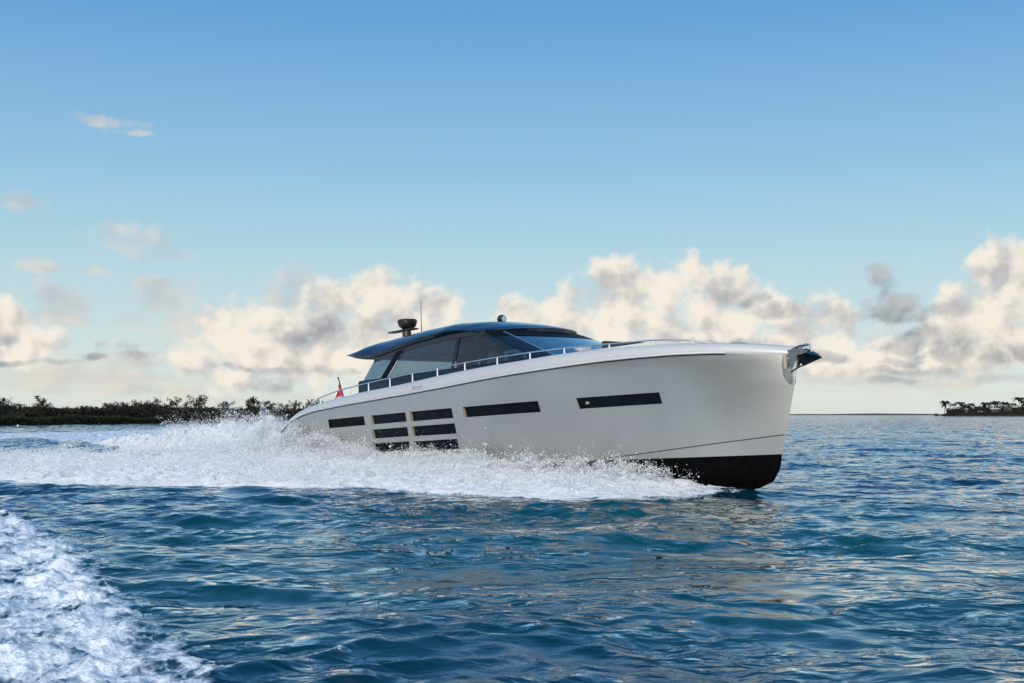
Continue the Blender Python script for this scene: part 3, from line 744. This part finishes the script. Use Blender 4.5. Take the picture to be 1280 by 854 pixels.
# ---- deckhouse
WB = np.array([(5.28,4.81),(5.7,4.70),(6.3,4.60),(6.84,4.56),(7.5,4.62),(8.29,4.72),(9.55,4.83),(11.05,4.91),(12.44,4.92),(13.33,4.87),(14.05,4.78)])
WC = np.array([(5.28,4.92),(5.5,5.04),(5.9,5.15),(6.4,5.22),(7.9,5.28),(9.5,5.34),(11,5.35),(12.35,5.24),(13.2,5.08),(13.7,4.97),(14.05,4.84)])
def wlo(u): return float(np.interp(u, WB[:, 0], WB[:, 1]))
def wcr(u): return float(np.interp(u, WC[:, 0], WC[:, 1]))
VE = 1.78
def roof_pt(u, q, top):
    ue = 12.6 + 1.45 * math.sqrt(max(0, 1 - q * q)); us0 = 5.28
    up_ = u if u < 10.5 else 10.5 + (u - 10.5) * (14.05 - 10.5) / (ue - 10.5)
    lo = wlo(up_) + .0; band = .05 + .13 * min(1, (up_ - 5.28) / .7) * (1 if up_ < 11 else max(.3, 1 - (up_ - 11) / 2.5))
    if not top: return lo + .02
    S = 1 - abs(q) ** 5
    return lo + band + (max(wcr(up_), lo + band) - lo - band) * S + .05 * (1 - q * q)
qs = [math.sin(a) for a in np.linspace(-math.pi / 2, math.pi / 2, 41)]
top, bot = [], []
for q in qs:
    ue = 12.6 + 1.45 * math.sqrt(max(0, 1 - q * q))
    uu = 5.28 + (ue - 5.28) * np.array([(1 - math.cos(math.pi * i / 48)) / 2 for i in range(49)])
    top.append([(u, VE * q, roof_pt(u, q, True)) for u in uu])
    bot.append([(u, (VE - .11) * q, roof_pt(u, q, False)) for u in uu])
mb = MB().grid(top); mb.grid(bot)
n0 = len(top) * 49; m49 = 49
for i in range(len(top) - 1):
    mb.f += [(i * m49, (i + 1) * m49, n0 + (i + 1) * m49, n0 + i * m49), (i * m49 + 48, (i + 1) * m49 + 48, n0 + (i + 1) * m49 + 48, n0 + i * m49 + 48)]
for j in range(48):
    for i in (0, len(top) - 1): mb.f.append((i * m49 + j, i * m49 + j + 1, n0 + i * m49 + j + 1, n0 + i * m49 + j))
mb.build('roof', M['roof'], yacht, sharp=50)

WBOT = 3.86
def T_(p, sg):     # top curve of the glasshouse; p<0 along the side, p in 0..90 deg round the front
    if p <= 0: return Vector((12.6 + p, -sg * 1.70, wlo(12.6 + p) + .03))
    a = R(p); return Vector((12.6 + 1.36 * math.sin(a), -sg * 1.70 * math.cos(a), wlo(12.6 + 1.45 * math.sin(a)) + .03))
def B_(p, sg):
    if p <= 0: return Vector((15.3 + p, -sg * 1.98, WBOT))
    a = R(p); return Vector((15.3 + 1.5 * math.sin(a), -sg * 1.98 * math.cos(a), WBOT))
def panel(name, m, sg, tops, bots, r0=0.0, r1=1.0, off=0.0, thick=.012, parent=yacht, nr=8):
    rows = []
    for r in np.linspace(r0, r1, nr + 1):
        row = []
        for a, b in zip(tops, bots):
            p = a.lerp(b, float(r)); p.y *= (1 + off / 1.8); p.x += (off if abs(p.y) < 1.5 and p.x > 12.7 else 0); row.append(p)
        rows.append(row)
    mb = MB().grid(rows); o = mb.build(name, m, parent, smooth=True, recalc=False)
    return o
def side(sg, t0, t1, b0, b1, n=10):
    tt = [Vector((u, -sg * 1.70, wlo(u) + .03)) for u in np.linspace(t0, t1, n + 1)]
    bb = [Vector((u, -sg * 1.98, WBOT)) for u in np.linspace(b0, b1, n + 1)]
    return tt, bb
for sg in (1, -1):
    panel('quarter_window', M['glass'], sg, *side(sg, 6.98, 8.33, 6.62, 7.72))
    panel('pillar', M['black'], sg, *side(sg, 8.31, 8.72, 7.70, 8.10), off=.03)
    panel('side_window', M['glass'], sg, *side(sg, 8.70, 11.54, 8.08, 11.54))
    panel('mullion', M['navy'], sg, *side(sg, 11.52, 11.68, 11.52, 11.68), off=.02)
    panel('side_window', M['glass'], sg, *side(sg, 11.66, 12.62, 11.66, 15.32))
    ps = np.linspace(0, 26, 12)
    panel('windshield_pillar', M['navy'], sg, [T_(p, sg) for p in ps], [B_(p, sg) for p in ps], off=.015)
    MB().tube([T_(26.3, sg).lerp(B_(26.3, sg), r) * 1.0 + Vector((.02, -sg * .02, .02)) for r in np.linspace(.12, 1, 10)], .018, 6).build('windshield_trim', M['chrome'], yacht)
    # black drip edge under the roof along the side
    MB().grid([[(u, -sg * (1.735 + d), wlo(u) + z) for u in np.linspace(6.95, 12.9, 30)] for d, z in ((.0, .03), (.012, -.03), (.02, -.12))]).build('roof_gasket', M['gasket'], yacht)
    # solid lower side of the deckhouse
    rows = [[(u, -sg * v, z) for u in np.linspace(6.38, 15.35, 30)] for v, z in ((1.98, WBOT + .02), (2.02, WBOT - .05), (2.02, 3.25))]
    MB().grid(rows).build('deckhouse_side', M['navy'], yacht, recalc=False)
    MB().add([(6.38, -sg * 2.02, 3.25), (6.38, -sg * 2.02, WBOT - .05), (6.38, -sg * 1.55, WBOT - .05), (6.38, -sg * 1.55, 3.25)], [(0, 1, 2, 3)]).build('deckhouse_end', M['navy'], yacht, smooth=False)
ang_ = list(np.linspace(26, 90, 26))
tops = [T_(a, 1) for a in ang_] + [T_(a, -1) for a in ang_[-2::-1]]
bots = [B_(a, 1) for a in ang_] + [B_(a, -1) for a in ang_[-2::-1]]
panel('windshield', M['wglass'], 1, tops, bots, .0, 1.0)
hd = list(np.linspace(2, 90, 34))
panel('windshield_header', M['black'], 1, [T_(a, 1) for a in hd] + [T_(a, -1) for a in hd[-2::-1]], [B_(a, 1) for a in hd] + [B_(a, -1) for a in hd[-2::-1]], -.01, .25, off=.03)
base = [B_(a, 1) for a in np.linspace(0, 90, 30)] + [B_(a, -1) for a in np.linspace(90, 0, 30)[1:]]
MB().grid([[p + Vector((0, 0, .01)) for p in base], [p + Vector((.03, 0, -.06)) for p in base], [p + Vector((.05, 0, -.6)) for p in base]]).build('windshield_base', M['navy'], yacht)
# wipers on the windshield
for a, b in ((112, .1),):
    p0 = T_(a - 90 + 45, -1).lerp(B_(a - 90 + 45, -1), .97) + Vector((.04, 0, .03)); p1 = T_(84, -1).lerp(B_(84, -1), .62) + Vector((.05, 0, .04))
    MB().tube([p0, p1], .012, 6).build('wiper', M['gasket'], yacht)

# cabin inside
MB().box(6.6, 15.2, -1.9, 1.9, 3.20, 3.24).build('cabin_floor', M['teak'], yacht)
d_ = MB().box(13.6, 15.5, -1.75, 1.75, 3.24, 3.92).build('dashboard', M['inter'], yacht, bevel=.08)
MB().lathe([(.19, -.02), (.21, 0), (.19, .02)], (13.45, .0, 4.05), 20, 'x').build('steering_wheel', M['gasket'], d_)
for y in (-.75, .0, .75):
    s_ = MB().box(12.15, 12.75, y - .27, y + .27, 3.24, 3.75).build('helm_seat', M['inter'], yacht, bevel=.05)
    MB().box(12.1, 12.25, y - .27, y + .27, 3.75, 4.35).build('seat_back', M['cushion'], s_, bevel=.05)
MB().box(8.6, 10.6, .9, 1.7, 3.24, 3.85).build('galley_unit', M['inter'], yacht, bevel=.03)
MB().box(8.9, 9.1, .2, .95, 3.24, 4.62).build('cabin_bulkhead', M['inter'], yacht, bevel=.02)
MB().box(4.0, 4.6, -1.5, 1.5, 3.0, 3.50).build('cockpit_sofa', M['cushion'], yacht, bevel=.08)

# ---- handrails with stanchions
RL = np.array([(3.5,3.08),(3.7,3.16),(4.05,3.30),(4.54,3.43),(5.2,3.53),(5.86,3.60),(7.66,3.72),(8.96,3.78),(10.2,3.83),(11.49,3.88),(12.81,3.93),(14.22,3.96),(15.5,3.98),(16.69,3.99),(18.1,3.97),(19.31,3.965),(19.76,3.94),(20.28,3.88),(20.85,3.73)])
def vrail(u): return hv(u, wr(u)) - .26
for sg in (1, -1):
    uu = np.linspace(3.5, 20.85, 110)
    hr = MB().tube([(u, -sg * vrail(u), float(np.interp(u, RL[:, 0], RL[:, 1]))) for u in uu], .021, 8).build('handrail', M['chrome'], yacht)
    for u in (4.6, 6.55, 7.72, 8.96, 10.2, 11.49, 12.81, 14.22, 15.5, 16.7, 18.1, 19.31, 20.3):
        MB().tube([(u, -sg * vrail(u), wt(u) - .02), (u, -sg * vrail(u), float(np.interp(u, RL[:, 0], RL[:, 1])))], [.03, .02], 8).build('stanchion', M['chrome'], hr)

# ---- roof fittings
rd = MB().lathe([(.16, 5.30), (.16, 5.62)], (6.40, 0, 0), 16).build('radar_mast', M['rubber'], yacht)
MB().lathe([(.11, 5.60), (.12, 5.70), (.20, 5.73), (.29, 5.80), (.335, 5.93), (.345, 6.0), (.31, 6.04), (.1, 6.055)], (6.45, 0, 0), 28).build('radar_dome', M['rubber'], rd)
MB().box(5.45, 6.9, -.16, .16, 5.66, 5.71).build('mast_wing', M['rubber'], rd, bevel=.015)
MB().tube([(7.27, 0, 5.35), (7.28, 0, 6.62)], [.018, .008], 6).build('antenna', M['gasket'], yacht)
MB().lathe([(.06, 5.35), (.06, 5.54), (.04, 5.56)], (9.25, 0, 0), 14).build('roof_light', M['rubber'], yacht)
sl_ = MB().lathe([(.07, 5.2), (.05, 5.38)], (11.56, 0, 0), 14).build('searchlight', M['rubber'], yacht)
MB().lathe([(.02, -.13), (.09, -.11), (.13, -.04), (.13, .06), (.11, .11), (.02, .115)], (11.56, 0, 5.47), 22, 'x').build('searchlight_head', M['rubber'], sl_)
MB().lathe([(.085, .0), (.085, .012)], (11.67, 0, 5.47), 20, 'x').build('searchlight_lens', M['chrome'], sl_)

# ---- ensign
fp = MB().tube([(2.25, 0, 3.1), (2.2, 0, 3.62), (1.86, 0, 4.36)], .022, 8).build('flagpole', M['gasket'], yacht)
MB().lathe([(.02, 0), (.045, .02), (.02, .05)], (1.85, 0, 4.36), 10).build('finial', M['gasket'], fp)
rows = []
for i in range(15):
    t = i / 14; row = []
    for j in range(15):
        s = j / 14
        x = 1.95 + .25 * t - s * (.10 + .62 * t ** 1.3); z = 4.16 - .62 * t - s * (.10 + .18 * t) - .05 * math.sin(6 * s + 2 * t)
        row.append((x, .10 * math.sin(9 * s + 3 * t) * s + .01, z))
    rows.append(row)
fl = MB().grid(rows).build('flag', M['red'], yacht)
fl.data.materials.append(M['flagblue']); fl.data.materials.append(M['flagpale'])
for k, p in enumerate(fl.data.polygons):
    i, j = divmod(k, 14)
    if j < 5 and i > 7: p.material_index = 1 if (i + j) % 5 else 2
    if j in (10, 11) and i > 6: p.material_index = 2

# ---- foredeck
pad = MB().box(16.3, 18.9, -.95, .95, 3.84, 4.0).build('sun_pad', M['cushion'], yacht, bevel=.05)
MB().box(16.9, 17.05, -.9, .9, 4.0, 4.20).build('sun_pad_backrest', M['darkcush'], pad, bevel=.03)
MB().box(17.05, 17.9, -.9, -.2, 4.0, 4.10).build('folded_cover', M['darkcush'], pad, bevel=.04)
MB().box(15.9, 16.2, -1.0, -.6, 3.8, 4.14).build('deck_locker', M['coam'], yacht, bevel=.03)
wl = MB().lathe([(.12, 3.4), (.12, 3.58), (.07, 3.60), (.07, 3.64), (.11, 3.66)], (21.3, 0, 0), 16).build('windlass', M['chrome'], yacht)

# ---- stem plate, bow roller and anchor
rows = []
for w_ in np.linspace(3.28, 2.62, 10):
    d = .30 * math.sin(math.pi * min(1, (3.42 - w_) / .8 * .5 + .5)) if w_ < 3.1 else .30
    d = .31 * max(0.02, 1 - max(0, (3.1 - w_) / .5) ** 2) ** .5
    L = []
    for q in np.linspace(-1, 1, 13):
        u = ust(w_) - abs(q) * d
        L.append((u + .015, math.copysign(hv(u, w_) + .014, q) if abs(q) > .05 else 0, w_))
    rows.append(L)
MB().grid(rows).build('stem_plate', M['darksteel'], yacht)
br = MB()
for y in (-.11, .11):
    br.add([(22.3, y, 3.45), (22.9, y, 3.46), (23.08, y, 3.38), (23.05, y, 3.26), (22.75, y, 3.22), (22.62, y, 3.02), (22.5, y, 3.02), (22.4, y, 3.3)], [(0, 1, 2, 3, 4, 5, 6, 7)])
br.f = [tuple(f) for f in br.f]
bo = br.build('bow_roller', M['darksteel'], yacht, smooth=False)
sm = bo.modifiers.new('solid', 'SOLIDIFY'); sm.thickness = .02
MB().tube([(22.98, -.12, 3.34), (22.98, .12, 3.34)], .045, 12).build('roller', M['gasket'], bo)
MB().tube([(22.55, -.13, 3.10), (22.55, .13, 3.10)], .03, 8).build('roller_pin', M['gasket'], bo)
gd = MB()
gd.tube([(22.62, 0, 3.47), (22.8, 0, 3.53), (22.95, 0, 3.555), (23.08, 0, 3.54), (23.12, 0, 3.36)], .022, 8)
gd.tube([(22.62, -.12, 3.46), (22.85, -.10, 3.53), (23.06, -.06, 3.54)], .018, 8)
gd.add([(22.66, -.01, 3.43), (22.84, -.01, 3.52), (23.06, -.01, 3.53), (23.08, -.01, 3.36), (22.66, .01, 3.43), (22.84, .01, 3.52), (23.06, .01, 3.53), (23.08, .01, 3.36)], [(0, 1, 2, 3), (7, 6, 5, 4), (0, 1, 5, 4), (1, 2, 6, 5), (2, 3, 7, 6)])
gd.build('anchor_guard', M['chrome'], bo, sharp=30)
an = MB().tube([(22.5, 0, 3.40), (22.9, 0, 3.38), (23.1, 0, 3.28)], [.035, .04, .03], 8)
A_ = an.build('anchor', M['anchor'], yacht)
fk = MB().add([(23.40, 0, 3.19), (23.10, -.25, 3.33), (22.80, -.20, 3.27), (22.85, 0, 3.03), (22.80, .20, 3.27), (23.10, .25, 3.33), (23.15, 0, 3.36)],
              [(0, 1, 2, 3), (0, 3, 4, 5), (0, 6, 1), (0, 5, 6), (1, 6, 2), (6, 5, 4), (2, 6, 4), (2, 4, 3)])
fk.build('anchor_fluke', M['anchor'], A_, smooth=False)
MB().tube([(22.55, -.1, 2.92), (23.0, -.06, 3.10), (23.25, 0, 3.20)], .018, 6).build('anchor_brace', M['gasket'], A_)
MB().tube([(22.82, -.13, 3.34), (22.78, -.13, 3.0)], .022, 6).build('roller_strut', M['gasket'], bo)
MB().tube([(22.45, -.16, 3.36), (22.45, -.16, 3.0)], .045, 8).build('stem_fender', M['reveal'], bo)
MB().tube([(22.2, -.22, 3.22), (22.6, -.1, 3.22)], .018, 6).build('stem_bar', M['chrome'], bo)

# ---- raised chrome lettering on the coaming
cu = bpy.data.curves.new('lettering', 'FONT'); cu.body = 'WAJER'; cu.size = .15; cu.extrude = .006; cu.space_character = 1.25
to = bpy.data.objects.new('tmp', cu); COL.objects.link(to)
bpy.context.view_layer.update()
tm = bpy.data.meshes.new_from_object(to.evaluated_get(bpy.context.evaluated_depsgraph_get()))
bpy.data.objects.remove(to)
for sg in (1, -1):
    o = bpy.data.objects.new('lettering', tm if sg == 1 else tm.copy()); COL.objects.link(o); o.parent = yacht
    o.data.materials.clear(); o.data.materials.append(M['chrome'])
    u0 = 10.55 if sg == 1 else 11.4
    o.location = (u0, -sg * (hv(u0, wr(u0)) + .02), wr(u0) + .085)
    o.rotation_euler = (R(90), -R(2.0) * sg, 0 if sg == 1 else R(180))

# ------------------------------------------------------------------ spray thrown by the hull and the plume astern
def build_spray():
    rg = np.random.default_rng(3)
    st_ = .075
    gx = np.arange(-32, 6.6, st_); gy = np.arange(26, 68, st_)
    X, Y = np.meshgrid(gx, gy, indexing='ij')
    a = -((X - BOW[0]) * HX + (Y - BOW[1]) * HY); b = (X - BOW[0]) * HY - (Y - BOW[1]) * HX
    sd_ = sdist(X.astype(np.float32), Y.astype(np.float32), POLY_A)
    wob = (fbm(X * .55, Y * .55, 4) - .5)
    Hc = np.interp(a, HA[0], HA[1])
    out_ = sdist(X.astype(np.float32), Y.astype(np.float32), OUT_A, closed=False)
    dd = np.where(sd_ > 0, out_ + wob * 1.2, 0)
    h = Hc * (1 - np.exp(-np.clip(dd, 0, None) / 0.8)) * np.clip(sd_ / .25, 0, 1)
    hb_ = np.interp(a, [0, 3, 8, 24], [0, 1.1, 2.3, 2.5])
    h *= 0.72 + 0.45 * np.exp(-np.clip(b - hb_, 0, None) / 2.2)           # highest against the hull
    for (x0, y0, x1, y1, h0, h1, ww) in PLUME:
        dx, dy = x1 - x0, y1 - y0; L = math.hypot(dx, dy)
        t = ((X - x0) * dx + (Y - y0) * dy) / L; e = ((X - x0) * dy - (Y - y0) * dx) / L
        tt = np.clip(t / L, 0, 1); over = np.maximum(0, np.abs(t - L / 2) - L / 2)
        h = np.maximum(h, (h0 + (h1 - h0) * tt) * np.exp(-((e + wob * 1.5) / ww) ** 2 - (over / 1.6) ** 2))
    big = fbm(X * .8, Y * .8, 3); bil = fbm(X * 1.9 + 3, Y * 1.9, 5, .58, True)
    core = h * (0.42 + .55 * big + .85 * (bil - .5))
    m = core > .045
    # core surface
    idx = -np.ones(X.shape, np.int64)
    quad = m[:-1, :-1] & m[1:, :-1] & m[1:, 1:] & m[:-1, 1:]
    use = np.zeros_like(m); use[:-1, :-1] |= quad; use[1:, :-1] |= quad; use[1:, 1:] |= quad; use[:-1, 1:] |= quad
    idx[use] = np.arange(use.sum())
    j = rg.normal(size=(int(use.sum()), 2)) * .018
    V1 = np.stack([X[use] + j[:, 0], Y[use] + j[:, 1], core[use] - .03], 1)
    i0 = idx[:-1, :-1][quad]; i1 = idx[1:, :-1][quad]; i2 = idx[1:, 1:][quad]; i3 = idx[:-1, 1:][quad]
    F1 = np.concatenate([np.stack([i0, i1, i2], 1), np.stack([i0, i2, i3], 1)])
    # droplets
    def pick(wgt, n):
        c = np.cumsum(wgt.ravel()); k = np.searchsorted(c, rg.random(n) * c[-1])
        return np.unravel_index(k, X.shape)
    view = (Y < 60)
    PT = []; RD = []
    def add(P_, r): PT.append(P_); RD.append(r)
    n = NDROP[0]                                    # fuzz on the surface
    ii = pick(np.where(core > .01, .25 + h, 0) * view / np.maximum(Y, 20) * (.4 + bil), n); hx = h[ii]; cz = np.maximum(core[ii], 0)
    add(np.stack([X[ii], Y[ii], cz + rg.exponential(.035 + .10 * hx, n)], 1) + rg.normal(size=(n, 3)) * [.06, .06, .012], rg.lognormal(math.log(.0065), .5, n))
    n = NDROP[1]                                    # mist and clumps higher up
    ii = pick(h ** 1.4 * view * np.where(Y > 50, .6, 1) * np.clip(big - .3, 0.02, 1) ** 2, n); hx = h[ii]
    zz = core[ii] * .8 + rg.exponential(.20 * hx + .03, n)
    P_ = np.stack([X[ii], Y[ii], zz], 1) + rg.normal(size=(n, 3)) * .05
    cl = fbm(P_[:, 0] * 2.3 + P_[:, 2] * 1.7, P_[:, 1] * 2.3 - P_[:, 2] * 2.9, 4); keep = cl > .47 - .25 * np.exp(-(zz - core[ii]) * 6)
    add(P_[keep], rg.lognormal(math.log(.0055), .6, n)[keep])
    # ballistic strands
    ns, nd_ = NDROP[2], 46
    ii = pick(np.where(h > .12, h, 0) * view * np.where((b < 6) & (Y < 45), 1, .25) * np.where(Y > 52, .3, 1), ns); hx = h[ii][:, None]
    vz = rg.uniform(.9, 2.6, (ns, 1)) * np.sqrt(hx + .05) ; vo = rg.normal(0.5, .8, (ns, 1)); va = rg.normal(-.8, .9, (ns, 1))
    t = rg.random((ns, nd_)) ** .8 * vz / 9.81 * 1.55
    sp_ = .012 + .10 * t
    x = X[ii][:, None] + (HY * vo + HX * va) * t + rg.normal(size=t.shape) * sp_
    y = Y[ii][:, None] + (-HX * vo + HY * va) * t + rg.normal(size=t.shape) * sp_
    z = np.maximum(core[ii], 0)[:, None] - .03 + vz * t * 1.15 - 4.9 * t * t + rg.normal(size=t.shape) * sp_ * .8
    P_ = np.stack([x, y, z], -1).reshape(-1, 3); P_ = P_[P_[:, 2] > 0.0]
    add(P_, rg.lognormal(math.log(.0065), .55, len(P_)))
    # splash climbing the topsides
    n = NDROP[3]; u = rg.choice([.8, 2.2, 3.5, 5.3, 7.2, 8.6, 11.2, 13.2, 15.5, 17.5, 18.6], n, p=[.09, .10, .10, .11, .09, .10, .09, .08, .09, .08, .07]) + rg.normal(0, .65, n)
    u = np.clip(u, -.5, 20.3)
    top_ = np.interp(u, [0, 2, 4, 6, 8, 9.5, 12, 14, 16, 18, 20], [1.7, 1.6, 1.5, 1.1, .82, .85, .80, .76, .72, .72, .45]) * (.7 + .6 * fbm(u * 1.7, u * 0 + 2.2, 4))
    zz = top_ * (1 - rg.random(n) ** 1.5 * .75) + rg.exponential(.08, n); vv = np.interp(u, [0, 14, 18, 20], [2.55, 2.4, 1.7, .9]) + .12 + rg.exponential(.30, n)
    P_ = np.stack([YO[0] + eu.x * u + HY * vv, YO[1] + eu.y * u - HX * vv, zz], 1)
    cl = fbm(u * 3.1 + zz * 1.3, zz * 3.3 + vv, 4); keep = (cl > .45)
    add(P_[keep], rg.lognormal(math.log(.0068), .55, n)[keep])
    P_ = np.concatenate(PT); r = np.clip(np.concatenate(RD), .004, .035)
    # keep droplets out of the hull
    q = P_ - YO[None, :]; uu = q @ np.array(eu); ww = q @ np.array(ew); vv = -(q @ np.array(el_))
    hb2 = np.interp(uu, [-.5, 0, 10, 14, 16, 18, 19.5, 21, 22.1], [0, 2.45, 2.6, 2.45, 2.15, 1.6, 1.1, .45, 0])
    ok = ~((np.abs(vv) < hb2) & (uu > .3) & (uu < 22.1) & (ww < 3.3)) & (P_[:, 2] > -.02)
    P_, r = P_[ok], r[ok]; n = len(P_)
    tet = np.array([(1, 1, 1), (1, -1, -1), (-1, 1, -1), (-1, -1, 1)], float) * .85
    ax = rg.normal(size=(n, 3)); ax /= np.linalg.norm(ax, axis=1)[:, None]; bx_ = np.cross(ax, rg.normal(size=(n, 3))); bx_ /= np.linalg.norm(bx_, axis=1)[:, None]; cx_ = np.cross(ax, bx_)
    V2 = P_[:, None, :] + r[:, None, None] * (tet[None, :, 0, None] * ax[:, None, :] + tet[None, :, 1, None] * bx_[:, None, :] + tet[None, :, 2, None] * cx_[:, None, :])
    F2 = np.array([(0, 1, 2), (0, 3, 1), (0, 2, 3), (1, 3, 2)])[None] + np.arange(n)[:, None, None] * 4 + len(V1)
    return np.concatenate([V1, V2.reshape(-1, 3)]), np.concatenate([F1, F2.reshape(-1, 3)]), n
HA = ([-1.6, -.6, 0, 1, 3, 6, 10, 14, 18, 22, 27, 34, 42, 60], [0, .30, .45, .52, .56, .60, .64, .66, .70, .72, .70, .35, .15, .0])
PLUME = [(-10.2, 49.6, -15.5, 57.5, 1.75, 1.5, 2.1), (-15.5, 57.5, -26, 74, 1.2, .5, 1.8)]
NDROP = (60000, 210000, 3200, 80000)
m_ = bpy.data.materials.new('spray'); m_.use_nodes = True; N = NT(m_.node_tree); N.t.nodes.clear()
nz = N.noise(N.n('ShaderNodeNewGeometry').outputs['Position'], 5, 6, .65)
bp = N.n('ShaderNodeBump', {'Height': nz.outputs['Fac'], 'Strength': .6, 'Distance': .12})
df = N.n('ShaderNodeBsdfDiffuse', {'Color': (.96, .975, .985, 1), 'Normal': bp.outputs[0]}); tl = N.n('ShaderNodeBsdfTranslucent', {'Color': (.96, .975, .985, 1)})
N.n('ShaderNodeOutputMaterial', {'Surface': N.n('ShaderNodeMixShader', {0: .4, 1: df.outputs[0], 2: tl.outputs[0]}).outputs[0]})
V, Fc, nd_ = build_spray()
spray = fast_mesh('spray', V, Fc, m_, 3, False)
tag(spray, 'white spray and churned foam thrown up along the yacht and behind its stern', 'spray', kind='stuff')
print('spray verts', len(V), 'droplets', nd_)
del V, Fc
